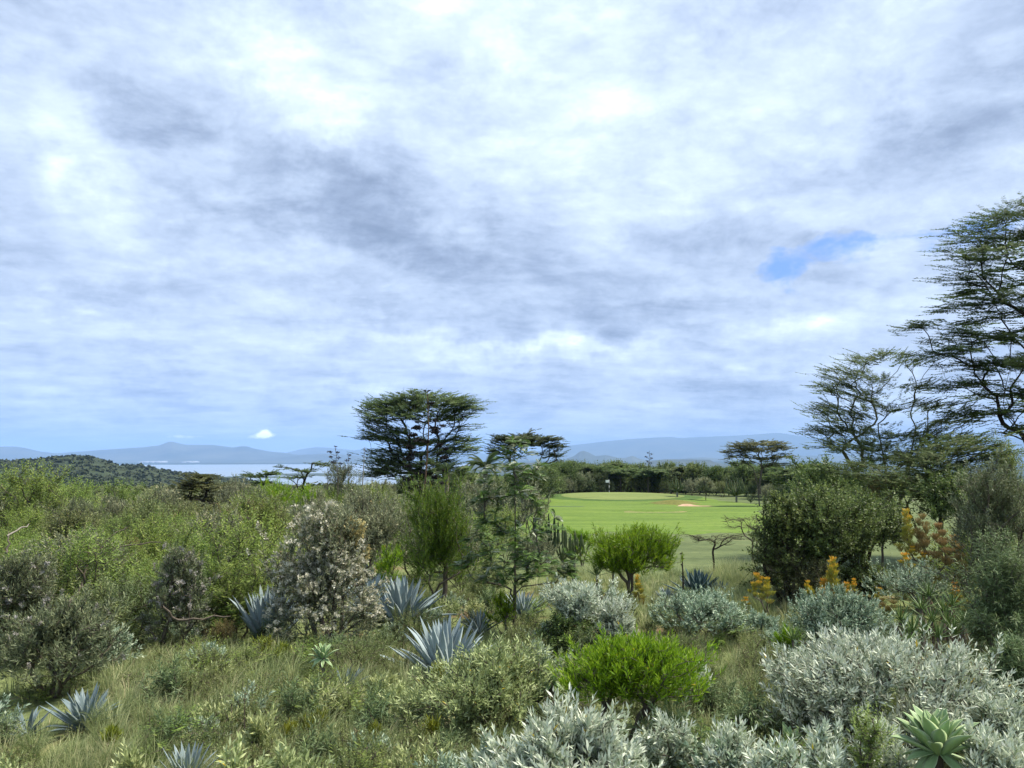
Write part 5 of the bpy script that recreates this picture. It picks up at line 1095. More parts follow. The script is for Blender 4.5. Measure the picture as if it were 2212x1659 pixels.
# ------------------------------------------------------------------ feathery sapling
def sapling():
    d = 16.6; u = 1110; x, y, z = spot(u, d); rt = empty('feathery_sapling', (x, y, z), 0, 'slender feathery-leaved sapling with silver leaf backs in the middle', 'tree')
    rng = np.random.default_rng(9); H = ztop(945, d) - z
    trunk = [np.array([math.sin(t * 3) * .03, .02 * math.cos(t * 5), -.1 + t * (H - .1)]) for t in np.linspace(0, 1, 16)]
    tips = []
    for i in range(62):
        t = rng.uniform(.30, .99); zz = t * H; a = rng.uniform(0, 6.28)
        env = 1.02 * math.sin(min(1, (1 - t) / .62) * math.pi / 2) ** .8 + .08
        if t < .45: env = 1.0
        r = env * rng.uniform(.35, 1.0); tips.append((math.cos(a) * r, math.sin(a) * r, zz + r * .10))
    # the drooping bough to the right
    for q in ((.95, 0, 1.28), (1.15, .1, 1.35), (1.25, -.1, 1.15), (1.0, .2, 1.0), (.8, 0, 1.5), (1.1, .1, 1.65), (-1.0, .1, 1.35), (-1.15, -.1, 1.45), (-.9, 0, 1.6)): tips.append(q)
    for i in range(34):
        a = rng.uniform(0, 6.28); r = rng.uniform(.35, 1.2); tips.append((math.cos(a) * r, math.sin(a) * r * .8, rng.uniform(1.05, 2.3) - .12 * r))
    tips = np.array(tips); P, par, tn, td = skeleton(tips, [trunk], rng, step=.2, alpha=.05, up=1.2)
    mesh_obj('trunk', stems_mesh('trunk', P, par, tn, .0038, M['bark'], power=.5, rmax=.055, kmax=9), rt)
    # compound leaves: each frond has a row of leaflets either side
    FB, FD = [], []
    nodes = np.concatenate([tips, P[rng.permutation(len(P))[:190]]]); nodes = nodes[nodes[:, 2] > .26 * H]
    for p in nodes:
        for k in range(6):
            a = rng.uniform(0, 6.28); o = np.array([math.cos(a), math.sin(a), rng.uniform(-.15, .7)]); rad = np.array([p[0], p[1], 0]); rad = rad / (np.linalg.norm(rad) + .2)
            FB.append(p); FD.append(o * .7 + rad * .7)
    FB = np.array(FB); FD = norm(np.array(FD)); m = len(FB); pairs = 9; Vs = []; Ts = []
    L = rng.uniform(.16, .28, m); flip = rng.random(m)
    patch = ((FB[:, 0] < -.55) & (np.abs(FB[:, 2] - 1.45) < .25)) | ((FB[:, 2] > H * .72)) | ((FB[:, 0] > .25) & (np.abs(FB[:, 2] - 2.7) < .5))
    silver = (flip < np.where(patch, .30, .03))
    side0 = norm(np.cross(FD, np.array([[0, 0, 1.]]) + rng.normal(size=(m, 3)) * .4))
    for i in range(pairs):
        for sg in (-1, 1):
            t = (i + 1) / (pairs + 1); q = FB + FD * (L * t)[:, None] - np.array([0, 0, 1.]) * (L * .28 * t * t)[:, None]
            ld = norm(FD * .7 + side0 * sg * .9 - np.array([0, 0, .15])); ll = (L * .36 * math.sin(math.pi * (t * .8 + .15)))[:, None]
            sd = norm(np.cross(ld, np.array([[0, 0, 1.]]))) * (L * .055)[:, None]
            Vs.append(np.stack([q, q + ld * ll * .5 + sd, q + ld * ll, q + ld * ll * .5 - sd], 1))
            tv = np.where(silver, rng.uniform(.82, 1.0, m), rng.uniform(.0, .42, m) + np.clip(flip, 0, 1) * .28)
            Ts.append(np.repeat(tv[:, None], 4, 1))
    V = np.concatenate(Vs).reshape(-1, 3); T = np.concatenate(Ts).reshape(-1, 1) * np.ones((1, 3))
    mesh_obj('foliage', mk_mesh('foliage', V, quads(len(V) // 4), M['grevillea'], T), rt)
sapling()

# ------------------------------------------------------------------ tall seed stalks
def stalk(u, d, pole, clumps, label, r=.05, csz=.5, mat='orangebark', bmat='darkbark', podmat='pod', name='agave_flower_stalk', cz=None, n=46):
    """pole: [(u,v)...] top to foot; clumps: (u,v,wpx)"""
    x, y, z = spot(u, d); rt = empty(name, (x, y, z), 0, label, 'flower stalk'); rng = np.random.default_rng(int(u))
    pts = []
    for (pu, pv) in reversed(pole):
        px_, pz = W_(pu, pv, d, u, x, z); pts.append(np.array([px_, 0, pz]))
    pts.insert(0, np.array([pts[0][0] * .5, 0, -.1]))
    dense = []
    for a, b in zip(pts[:-1], pts[1:]):
        k = max(1, int(np.linalg.norm(b - a) / .3)); dense += [a + (b - a) * i / k for i in range(k)]
    dense.append(pts[-1]); H = dense[-1][2]
    Pn = np.array(dense); par = np.arange(len(Pn)) - 1; load = None
    # pole
    th = np.linspace(0, 2 * math.pi, 8, endpoint=False); rr = r * (1 - .75 * np.clip(Pn[:, 2] / H, 0, 1))
    V = (Pn[:, None] + np.stack([np.cos(th), np.sin(th), th * 0], 1)[None] * rr[:, None, None]).reshape(-1, 3); i = np.arange(8); j = (i + 1) % 8
    Q = np.concatenate([np.stack([a * 8 + i, a * 8 + j, (a + 1) * 8 + j, (a + 1) * 8 + i], 1) for a in range(len(Pn) - 1)])
    mesh_obj('pole', mk_mesh('pole', V, Q, M[mat], smooth=True), rt)
    for (cu, cv, cw) in clumps:
        cx, cz_ = W_(cu, cv, d, u, x, z); w_ = pxm(cw, d); dy = rng.uniform(-.5, .5) * min(1, H / 5)
        k = int(np.argmin(np.abs(Pn[:, 2] - (cz_ - .25 * abs(cx - Pn[:, 0]) - .1)))); s = Pn[k]
        e = np.array([cx, dy, cz_ - w_ * .15]); c = (s + e) / 2 + np.array([0, 0, -.10 * np.linalg.norm(e - s)])
        path = [s * (1 - t) ** 2 + c * 2 * t * (1 - t) + e * t * t for t in np.linspace(0, 1, 7)]
        # candelabra fan under the pods
        nt = 9; tp = np.stack([cx + rng.uniform(-.45, .45, nt) * w_, dy + rng.uniform(-.35, .35, nt) * w_, cz_ + rng.uniform(-.02, .18, nt) * w_], 1)
        P2, par2, tn2, td2 = skeleton(tp, [path], rng, step=w_ * .3)
        br = mesh_obj('branch', stems_mesh('branch', P2, par2, tn2, r * .09, M[bmat], power=.4, rmax=r * .3, kmax=5), rt)
        m = n; b = np.stack([cx + rng.normal(size=m) * w_ * .24, dy + rng.normal(size=m) * w_ * .20, cz_ + np.abs(rng.normal(size=m)) * w_ * .13 + w_ * .02], 1)
        V2, t2 = leaves(b, norm(rng.normal(size=(m, 3)) + np.array([0, 0, 1.2])), rng, n=5, sl=w_ * .16, ll=w_ * .24, lw=w_ * .17, a0=70, a1=30, clump=.3)
        mesh_obj('seed_pods', mk_mesh('seed_pods', V2, quads(len(V2) // 4), M[podmat], t2), br)
def c3x(x, y, w_): return ((1400 + x / 2.5517) / 1.8228, (1500 + y / 2.5517) / 1.8228, w_ / 4.651)
CL = [c3x(*c) for c in [(620, 485, 90), (575, 555, 80), (790, 495, 100), (870, 458, 60), (795, 405, 50), (620, 420, 40), (650, 605, 80), (545, 680, 85), (545, 795, 90), (885, 780, 75), (520, 870, 60), (650, 940, 80), (530, 1000, 85), (800, 985, 80), (600, 1085, 95), (765, 1040, 80), (525, 1170, 75), (525, 1265, 65), (615, 1250, 34), (870, 1035, 60), (905, 905, 55), (765, 240, 60), (700, 105, 26), (740, 105, 26), (850, 650, 60), (800, 525, 80), (720, 620, 60), (560, 750, 60), (905, 690, 55)]]
stalk(902, 44, [c3x(722, 100, 1)[:2], c3x(735, 480, 1)[:2], c3x(722, 740, 1)[:2], c3x(703, 960, 1)[:2], c3x(696, 1160, 1)[:2], (902, 1130)], CL, 'tall dead agave flower stalk with black seed clusters in front of the tallest acacia', r=.075, n=60)
stalk(728, 50, [(723, 962), (727, 985), (730, 1030)], [(723, 965, 7), (716, 977, 10), (731, 978, 9), (714, 988, 10), (735, 990, 9), (718, 1000, 12), (738, 1003, 10)], 'thin flower stalk with dark pods rising over the shrubs left of the tallest acacia', r=.05, n=14, mat='bark')
stalk(752, 50, [(752, 981), (752, 1030)], [(752, 984, 9), (757, 992, 8), (748, 996, 9)], 'short pod-bearing stalk between the two taller thin ones', r=.04, n=12, mat='bark')
stalk(786, 52, [(787, 966), (786, 1000), (783, 1050)], [(784, 970, 6), (791, 975, 7), (780, 985, 6), (795, 990, 6)], 'bleached flower stalk against the lake just left of the tallest acacia', r=.06, n=8, mat='palebark')
stalk(1403, 165, [(1403, 974), (1402, 1000), (1401, 1030)], [(1399, 979, 6), (1407, 982, 6), (1397, 988, 7), (1408, 991, 7), (1399, 997, 7), (1407, 1001, 7)], 'far flower stalk rising above the wood behind the green', r=.12, n=10, mat='bark', podmat='pod')
stalk(1473, 21, [(1473, 1192), (1474, 1212), (1476, 1262)], [(1473, 1198, 5), (1475, 1208, 6), (1472, 1220, 7)], 'short blackened stalk left of the dense dark agave', r=.035, n=18, mat='darkbark')
stalk(325, 9.6, [(323, 1545), (325, 1600)], [(323, 1548, 5), (325, 1560, 6), (323, 1575, 7), (325, 1590, 8)], 'thin dark green flower spike in the grass right of the slate agave', r=.010, n=8, mat='bark', podmat='wood_green')
for k_, (u, v0, v1, dd, lb) in enumerate([(528, 1500, 1620, 9.5, 'rust-brown dry flower stalk in the grass'), (612, 1440, 1500, 12.0, 'short dry stalk in the grass under the cream-flowered shrub'), (770, 1580, 1659, 8.8, 'dry brown stalk left of the pale yellow-green bush')]):
    stalk(u, dd, [(u, v0), (u, v1)], [(u, v0 + 3, 8), (u + 1, v0 + 12, 6)], lb, r=.010, n=8, mat='orangebark', podmat='reed', name='dry_stalk')

# ------------------------------------------------------------------ palm
def palm(u, d, label, seed, H, L, nfr):
    x, y, z = spot(u, d); rt = empty('palm', (x, y, z), 0, label, 'palm'); rng = np.random.default_rng(seed)
    mesh_obj('trunk', stems_core(.18, H, M['bark'], top=.9, k=10), rt)
    fm = []
    for v in range(3):
        n = 26; t = np.linspace(.08, 1, n); dr = .55 + .2 * v
        px_ = L * (t - .25 * t ** 2 * dr); pz = L * (.35 * t - dr * t ** 2 * .9); Vs = []; Ts = []
        for sg in (-1, 1):
            b = np.stack([px_, px_ * 0, pz], 1); ll = L * .24 * np.sin(np.pi * (t * .85 + .12))
            e = b + np.stack([ll * .5, sg * ll * .8, -ll * .45], 1); s = np.array([.035, 0, .012])
            Vs.append(np.stack([b - s, b + s, e, e - s * .1], 1)); Ts.append(np.repeat(rng.random(n)[:, None], 4, 1))
        wv = .02
        rb = np.stack([np.stack([px_[:-1], px_[:-1] * 0 - wv, pz[:-1]], 1), np.stack([px_[1:], px_[1:] * 0 - wv, pz[1:]], 1), np.stack([px_[1:], px_[1:] * 0 + wv, pz[1:]], 1), np.stack([px_[:-1], px_[:-1] * 0 + wv, pz[:-1]], 1)], 1)
        Vs.append(rb); Ts.append(np.full((n - 1, 4), .9))
        V = np.concatenate(Vs).reshape(-1, 3); T = np.concatenate(Ts).reshape(-1, 1) * np.ones((1, 3))
        fm.append(mk_mesh('frond', V, quads(len(V) // 4), M['palm'], T))
    for i in range(nfr):
        o = mesh_obj('frond', fm[i % 3], rt, (0, 0, H)); o.rotation_euler = (0, -R(rng.uniform(-15, 60)), R(i * 137.5)); s = rng.uniform(.8, 1.05); o.scale = (s, s, s)
palm(1048, 58, 'palm with arching fronds between the two umbrella acacias', 3, zpx(1010, 58, 1048), 2.2, 26)
palm(965, 62, 'dark palm low beneath the tallest acacia\'s right side', 4, zpx(1020, 62, 965), 1.6, 18)

# ------------------------------------------------------------------ golf flag
def flag():
    d = 141; x, y, z = spot(1316, d); z = GZ_(x, y) + .06; rt = empty('golf_flag', (x, y, z), 0, 'white golf flag on a banded pole standing on the green', 'flag')
    for a, b, m in ((-.05, .3, 'pole_white'), (.3, .75, 'pole_dark'), (.75, 1.25, 'pole_white'), (1.25, 1.6, 'pole_dark'), (1.6, 2.25, 'pole_white')):
        me = stems_core(.028, b - a, M[m], top=1.0); me.name = 'pole'; o = mesh_obj('pole_band', me, rt, (0, 0, a)); 
        for v_ in me.vertices:
            if v_.co.z < 0: v_.co.z = 0
    nx, nz = 10, 5; V = []; 
    for th in (0, .006):
        for i in range(nx + 1):
            for j in range(nz + 1):
                V.append((-.62 * i / nx, .05 * math.sin(i * .9) * i / nx + th, 1.78 + .46 * j / nz - .03 * i / nx))
    def q(o_, i, j): return o_ + i * (nz + 1) + j
    N = (nx + 1) * (nz + 1); Q = [(q(0, i, j), q(0, i + 1, j), q(0, i + 1, j + 1), q(0, i, j + 1)) for i in range(nx) for j in range(nz)] + [(q(N, i, j), q(N, i, j + 1), q(N, i + 1, j + 1), q(N, i + 1, j)) for i in range(nx) for j in range(nz)]
    mesh_obj('flag_cloth', mk_mesh('flag_cloth', np.array(V), np.array(Q), M['flag'], smooth=True), rt)
flag()

# ------------------------------------------------------------------ thicket, woods: repeated shrubs and trees
def proto(name, kind, H, W, nleaf, seed, label, cat, group, **kw):
    fo, st, T, dr = bush_parts(kind, H, W, W, nleaf, seed, **kw)
    rt = empty(name, (0, 0, -500), 0, label, cat, group); mesh_obj('foliage', fo, rt); mesh_obj('stems', st, rt)
    return rt
TH = 'shrubs of the thicket on the left'
PR = {}
def P_(key, *a, **k):
    PR[key] = proto(*a, **k)
P_('s1', 'thicket_shrub', 'scrub', 2.2, 2.6, 5200, 401, 'thin-leaved fresh green shrub in the dense thicket on the left', 'shrub', TH, big=1.50, lump=.35, clear=.05)
P_('s2', 'thicket_shrub', 'scrub', 2.5, 2.3, 5200, 402, 'thin-leaved fresh green shrub in the dense thicket on the left', 'shrub', TH, big=1.65, lump=.35, clear=.08)
P_('o1', 'olive_shrub', 'olive', 2.0, 2.6, 5200, 403, 'olive-green shrub in the dense thicket on the left', 'shrub', TH, big=1.65, lump=.35, clear=.05)
P_('o2', 'olive_shrub', 'olive', 2.4, 2.2, 4600, 404, 'olive-green shrub in the dense thicket on the left', 'shrub', TH, big=1.80, lump=.35, clear=.08)
P_('l1', 'dusty_shrub', 'leleshwa', 2.3, 2.4, 4600, 405, 'dusty grey-green shrub in the dense thicket on the left', 'shrub', TH, big=1.65, lump=.3, clear=.05)
P_('r1', 'rusty_shrub', 'rusty', 1.8, 1.9, 3600, 406, 'rust-brown shrub in the thicket on the left', 'shrub', TH, big=1.65, lump=.35, clear=.05)
P_('g1', 'grey_shrub', 'greyshrub', 2.1, 2.2, 4200, 407, 'dark grey twiggy shrub in the dense thicket on the left', 'shrub', TH, big=1.50, lump=.3, clear=.05)
P_('w1', 'narrow_leaved_shrub', 'willow', 2.0, 2.0, 3600, 408, 'green narrow-leaved shrub in the thicket on the left', 'shrub', TH, big=1.50, lump=.3, clear=.05)
P_('f1', 'feathery_shrub', 'fern', 2.0, 2.4, 5000, 409, 'feathery yellow-green shrub in the thicket on the left', 'shrub', TH, big=1.80, lump=.35, clear=.08)
# coarser ones for further off
for a, b_, kd in (('S1', 's1', 'scrub'), ('O1', 'o1', 'olive'), ('L1', 'l1', 'leleshwa'), ('G1', 'g1', 'greyshrub')):
    P_(a, PR[b_].name.split('.')[0], kd, 2.5, 2.8, 2600, 420 + ord(b_[0]), PR[b_]['label'], 'shrub', TH, big=2.0, lump=.35, clear=.05)
used = []
def zone_label(key, src, x, y):
    u = 1106 + x / y * F; b = src['label'].split(' in the ')[0].split(' at the edge')[0]
    if key[0] == 't':
        if src['group'] != WD_NAME: return src['label']
        a = 'in the wood left of the flag' if u < 1300 else ('in the wood between the flag and the far cactus trees' if u < 1480 else ('in the wood behind the lone lawn acacia' if u < 1680 else 'in the wood right of the lone lawn acacia'))
        return b + ' ' + a
    r = 'in the front rows of the thicket' if y < 30 else ('half way back in the thicket' if y < 50 else 'at the far back of the thicket')
    c = 'towards the left edge' if u < 250 else ('left of centre' if u < 520 else 'towards the tallest acacia')
    return b + ' ' + r + ' ' + c
WD_NAME = 'trees of the wood behind the green'
def put_copy(key, x, y, s, rz, label=None, group=None, sink=.05):
    src = PR[key]; z = GZ_(x, y) - sink; used.append(key)
    return copy_tree(src, (x, y, z), rz, s, label or zone_label(key, src, x, y), group)
rr = random.Random(12)
def scatter(d0, d1, uL, uR, gap, keys, smin, smax, cap, avoid=(), jit=.35, label=None, group=None, topv=None):
    cnt = 0; d = d0
    while d < d1:
        xl, xr = (uL(d) - 1106) / F * d, (uR(d) - 1106) / F * d; x = xl + rr.uniform(0, gap)
        while x < xr:
            X, Y = x + rr.uniform(-jit, jit) * gap, d + rr.uniform(-jit, jit) * gap
            u_ = 1106 + X / Y * F
            if not any(a <= u_ <= b and p <= Y <= q for (a, b, p, q) in avoid) and not bool(inside(LAWN, np.array([X]), np.array([Y]))[0]):
                key = rr.choices([k for k, _ in keys], [w_ for _, w_ in keys])[0]; s = rr.uniform(smin, smax)
                if topv:
                    Hk = 2.3 * s; lim = ztop(topv(u_) + rr.uniform(-16, 14), Y) - GZ_(X, Y)
                    if Hk > lim: s *= max(.35, lim / Hk)
                if cnt < cap: put_copy(key, X, Y, s, rr.uniform(0, 6.28), label, group); cnt += 1
            x += gap
        d += gap * .85
    return cnt
tv_ = lambda u_: float(np.interp(u_, [-100, 0, 60, 120, 250, 400, 520, 620, 760, 900, 1100], [1040, 1036, 1030, 1062, 1078, 1065, 1045, 1062, 1075, 1080, 1090]))
tv2 = lambda u_: float(np.interp(u_, [-100, 0, 300, 500, 700, 900], [1165, 1160, 1150, 1165, 1175, 1180]))
n1_ = scatter(17.5, 30, lambda d: -70, lambda d: 640, 1.75, [('s1', 4), ('s2', 3), ('o1', 3), ('l1', 1.2), ('r1', .8), ('g1', 1), ('w1', 1), ('f1', 3)], .75, 1.05, 90, topv=lambda u_: tv2(u_) - 60 * 0)
n2_ = scatter(30, 62, lambda d: -60, lambda d: 870, 2.4, [('s1', 3), ('s2', 2.5), ('o1', 4), ('o2', 3), ('l1', 2), ('r1', .8), ('g1', 1.3), ('f1', 1.5)], .75, 1.35, 200, topv=tv_, avoid=[(560, 780, 38, 50)])
n3_ = scatter(62, 92, lambda d: -60, lambda d: 900, 3.9, [('S1', 2), ('O1', 4), ('L1', 2), ('G1', 2)], .9, 1.4, 110, topv=tv_)
# more shrubs filling in among the hero bushes, mostly on the left
for (u, d, k_, s) in [(40, 15.5, 'o1', .85), (160, 16, 's2', .8), (260, 15.2, 'w1', .75), (330, 16.2, 's1', .8), (450, 16.2, 'f1', .8), (480, 14.4, 'r1', .35), (200, 13.8, 'o2', .65), (620, 19, 's1', .8), (560, 20, 'f1', .8), (1060, 22, 'o1', .6), (1150, 26, 'l1', .6), (1010, 27, 's1', .9), (1090, 31, 's2', .8), (900, 26, 's2', .9), (870, 33, 'o2', 1.0), (960, 34, 'l1', 1.0), (2120, 21, 's1', 1.0), (2200, 19, 's2', 1.1)]:
    x, y, z = spot(u, d); put_copy(k_, x, y, s, rr.uniform(0, 6), *( ('green shrub filling in behind the sapling and cactus trees', 'filler shrubs behind the sapling') if u > 800 and u < 2000 else (('green shrub behind the grey one at the right edge', 'filler shrubs at the right edge') if u > 2000 else (None, None))))

for (u, d, k_, s_, lb) in [(70, 34, 's2', 1.45, 'taller fresh green shrub breaking the thicket skyline at the left edge'), (20, 38, 's1', 1.6, 'tall rounded green shrub at the extreme left of the thicket skyline'), (262, 46, 's2', 1.25, 'green shrub poking above the thicket below the hill\'s right slope'), (330, 40, 'l1', 1.2, 'dusty grey shrub rising out of the thicket left of the small dark acacia'),
                       (480, 44, 'l1', 1.35, 'dusty grey shrub rising just right of the small dark acacia'), (545, 38, 'g1', 1.3, 'dark grey shrub rising in front of the tiny acacia by the lake'), (150, 27, 'o2', 1.05, 'olive shrub standing proud of the thicket above the seed-headed shrubs'), (560, 28, 's2', 1.05, 'fresh green shrub standing left of the cream-flowered one'), (470, 25, 'l1', 1.0, 'dusty grey shrub standing behind the hanging seed heads')]:
    x, y, z = spot(u, d); put_copy(k_, x, y, s_, rr.uniform(0, 6), lb, 'taller shrubs standing out of the thicket')

# trees of the wood behind the green
WD = 'trees of the wood behind the green'
P_('t1', 'round_crowned_tree', 'darkgreen', 6.2, 6.5, 5200, 501, 'dark round-crowned tree in the wood behind the green', 'tree', WD, big=5.0, lump=.3, clear=.10, stems=3, mat=M['wood_green'])
P_('t2', 'round_crowned_tree', 'darkgreen', 6.5, 5.6, 4800, 502, 'dark round-crowned tree in the wood behind the green', 'tree', WD, big=5.0, lump=.35, clear=.15, stems=2)
P_('t3', 'leafy_tree', 'scrub', 5.0, 5.0, 4200, 503, 'fresh green leafy tree at the edge of the wood behind the green', 'tree', WD, big=4.5, lump=.3, clear=.06, stems=3, mat=M['wood_green'])
P_('t4', 'olive_tree', 'olive', 5.6, 6.0, 4600, 504, 'olive-green tree in the wood behind the green', 'tree', WD, big=4.8, lump=.35, clear=.12, stems=3)
P_('t5', 'grey_tree', 'leleshwa', 5.0, 5.0, 3800, 505, 'dusty grey-green tree in the wood behind the green', 'tree', WD, big=4.5, lump=.35, clear=.12, stems=3)
def far_acacia():
    rng = np.random.default_rng(77)
    pads = [(rng.uniform(-2.6, 2.6), rng.uniform(-2, 2), 4.6 + rng.uniform(-.8, .3), 1.4, 1.4, .25, 14) for _ in range(11)]
    rt = acacia('flat_topped_tree', 1400, 160, 'flat-topped acacia in the wood behind the green', pads, [(0, 0, -.2), (.2, 0, 1.6), (.1, 0, 3)], seed=77, tw=1.0, n=22, ll=.4, lw=.2, rt=.012, rmax=.15, mat='acacia', group=WD)
    rt.location = (0, 0, -500); return rt
PR['t6'] = far_acacia()
wtop = lambda u_: float(np.interp(u_, [700, 980, 1160, 1190, 1260, 1340, 1380, 1440, 1500, 1550, 1620, 1700, 1760, 2300], [1035, 1022, 1012, 1003, 998, 1000, 1012, 1006, 1004, 1000, 1000, 1008, 1005, 1000]))
def wood(d0, d1, uL, uR, gap, cap, keys, smin=.8, smax=1.1):
    cnt = 0; d = d0
    while d < d1:
        x = (uL - 1106) / F * d + rr.uniform(0, gap)
        while x < (uR - 1106) / F * d:
            X, Y = x + rr.uniform(-.3, .3) * gap, d + rr.uniform(-.3, .3) * gap; u_ = 1106 + X / Y * F
            if not bool(inside(LAWN, np.array([X]), np.array([Y]))[0]):
                k = rr.choices([a for a, _ in keys], [b for _, b in keys])[0]; Hk = {'t1': 6.2, 't2': 6.5, 't3': 5, 't4': 5.6, 't5': 5, 't6': 5}[k]
                s = rr.uniform(smin, smax); lim = ztop(wtop(u_) + rr.uniform(-6, 20), Y) - GZ_(X, Y)
                if Hk * s > lim: s = max(.4, lim / Hk)
                if cnt < cap: put_copy(k, X, Y, s, rr.uniform(0, 6.28)); cnt += 1
            x += gap
        d += gap * .8
wood(158, 196, 1180, 1800, 5.2, 150, [('t1', 4), ('t2', 3), ('t3', 2), ('t4', 2.5), ('t5', 1), ('t6', 1.5)], .75, 1.35)
# the wood's left flank beside and behind the fairway
for (u, d, k_, s) in [(1195, 146, 't3', .9), (1215, 152, 't1', 1.0), (1245, 150, 't3', .75), (1262, 152, 't5', .8), (1290, 153, 't3', .9), (1340, 156, 't6', 1.1), (1382, 154, 't4', 1.0), (1400, 152, 't6', 1.15), (1420, 156, 't1', .95), (1180, 130, 't2', .9), (1165, 118, 't3', .95), (1150, 105, 't1', .8), (1480, 158, 't4', .9), (1510, 156, 't2', .9), (1545, 150, 't1', .9), (1575, 148, 't3', .8), (1610, 145, 't2', .95), (1640, 143, 't4', .9), (1670, 140, 't1', .95), (1700, 132, 't6', 1.1), (1730, 128, 't2', .9), (1705, 112, 't6', .95), (1735, 100, 't6', .9), (1660, 146, 't6', 1.0), (1205, 140, 't3', .55), (1228, 148, 't5', .6), (1275, 151, 't3', .55), (1310, 153, 't5', .5), (1435, 150, 't3', .55), (1495, 147, 't5', .6), (1530, 144, 't3', .5), (1560, 141, 't4', .55), (1625, 134, 't3', .55), (1655, 128, 't5', .5), (1690, 122, 't3', .6), (1450, 160, 't6', 1.2), (1300, 162, 't6', 1.25)]:
    x, y, z = spot(u, d); Hk = {'t1': 6.2, 't2': 6.5, 't3': 5, 't4': 5.6, 't5': 5, 't6': 5}[k_]; lim = ztop(wtop(u) + 3, d) - z
    put_copy(k_, x, y, min(s, lim / Hk), rr.uniform(0, 6))
for (u, d, k_, s) in [(1010, 92, 't2', .75), (980, 100, 't1', .7), (1070, 96, 't4', .75), (1110, 104, 't1', .7), (940, 96, 't4', .6), (880, 98, 't2', .55), (820, 96, 't5', .6), (1030, 74, 't5', .6), (760, 92, 't4', .55), (700, 86, 't5', .5), (790, 74, 't4', .5), (1085, 66, 't1', .45), (1010, 66, 't3', .5), (935, 62, 't3', .5)]:
    x, y, z = spot(u, d); lim = ztop(wtop(u) + 10, d) - z; Hk = {'t1': 6.2, 't2': 6.5, 't3': 5, 't4': 5.6, 't5': 5, 't6': 5}[k_]
    put_copy(k_, x, y, min(s, lim / Hk), rr.uniform(0, 6), 'tree beneath and beside the two umbrella acacias left of the fairway', 'trees left of the fairway')
for src in PR.values():                                             # the masters themselves are not part of the place
    for ch in list(src.children): bpy.data.objects.remove(ch)
    bpy.data.objects.remove(src)

# far woods that read as one mass: small crowns of leaf-sized faces
def far_mass(name, pts, size, seed, mat, nf=26, fs=.42, squash=.7):
    rng = np.random.default_rng(seed); n = len(pts)
    V = []; T = []
    d = norm(rng.normal(size=(n, nf, 3))); d[..., 2] = np.abs(d[..., 2]); r = rng.uniform(.6, 1.1, (n, nf, 1))
    S = (size * rng.uniform(.6, 1.3, n))[:, None, None]
    c = pts[:, None] + d * r * S * np.array([.5, .5, squash]); 
    nrm_ = norm(d + rng.normal(size=d.shape) * .5); x = norm(np.cross(nrm_, rng.normal(size=d.shape))); y = np.cross(nrm_, x); h = S * fs * rng.uniform(.6, 1.2, (n, nf, 1)) * .5
    V = np.stack([c - x * h, c + y * h * .7, c + x * h, c - y * h * .7], 2).reshape(-1, 3)
    tv = rng.random((n, 1)) * .6 + rng.random((n, nf)) * .4
    T = np.repeat(tv.reshape(-1, 1), 4, 0) * np.ones((1, 3))
    o = mesh_obj(name, mk_mesh(name, V, quads(n * nf), mat, T)); tag(o, kind='stuff'); return o
def polar_pts(seed, n, u0, u1, d0, d1, sink=.3, keep=None):
    rng = np.random.default_rng(seed); u = rng.uniform(u0, u1, n); d = d0 * (d1 / d0) ** rng.random(n) if d1 / d0 > 3 else rng.uniform(d0, d1, n)
    x = (u - 1106) / F * d; z = ground(x, d) + EYE - sink
    m = np.ones(n, bool) if keep is None else keep(x, d, rng)
    return np.stack([x, d, z], 1)[m]
far_mass('distant_scrub', polar_pts(1, 2600, -120, 960, 92, 330, .2), 2.6, 1, leaf_mat('distant_scrub_leaves', [(0, (.045, .060, .024)), (.5, (.085, .105, .040)), (1, (.15, .165, .07))], .7, .2), nf=30)
far_mass('distant_wood', polar_pts(2, 2600, 900, 2400, 196, 700, .3), 6.5, 2, M['wood_green'], nf=30, squash=.75)
clus = lambda x, y, rng: rng.random(len(x)) < .35 + .65 * ((np.sin(x * .013 + 2 * np.sin(y * .004)) + np.sin(y * .006 + x * .004)) > .2)
far_mass('hillside_trees', polar_pts(3, 20000, -200, 900, 450, 2500, .4, clus), 7, 3, leaf_mat('hillside_tree_leaves', [(0, (.028, .040, .020)), (1, (.060, .076, .034))], .8, .1), nf=9, fs=.75, squash=.38)
far_mass('valley_trees', polar_pts(4, 3000, 900, 2400, 700, 3500, .4), 12, 4, M['wood_green'], nf=10, fs=.75, squash=.4)

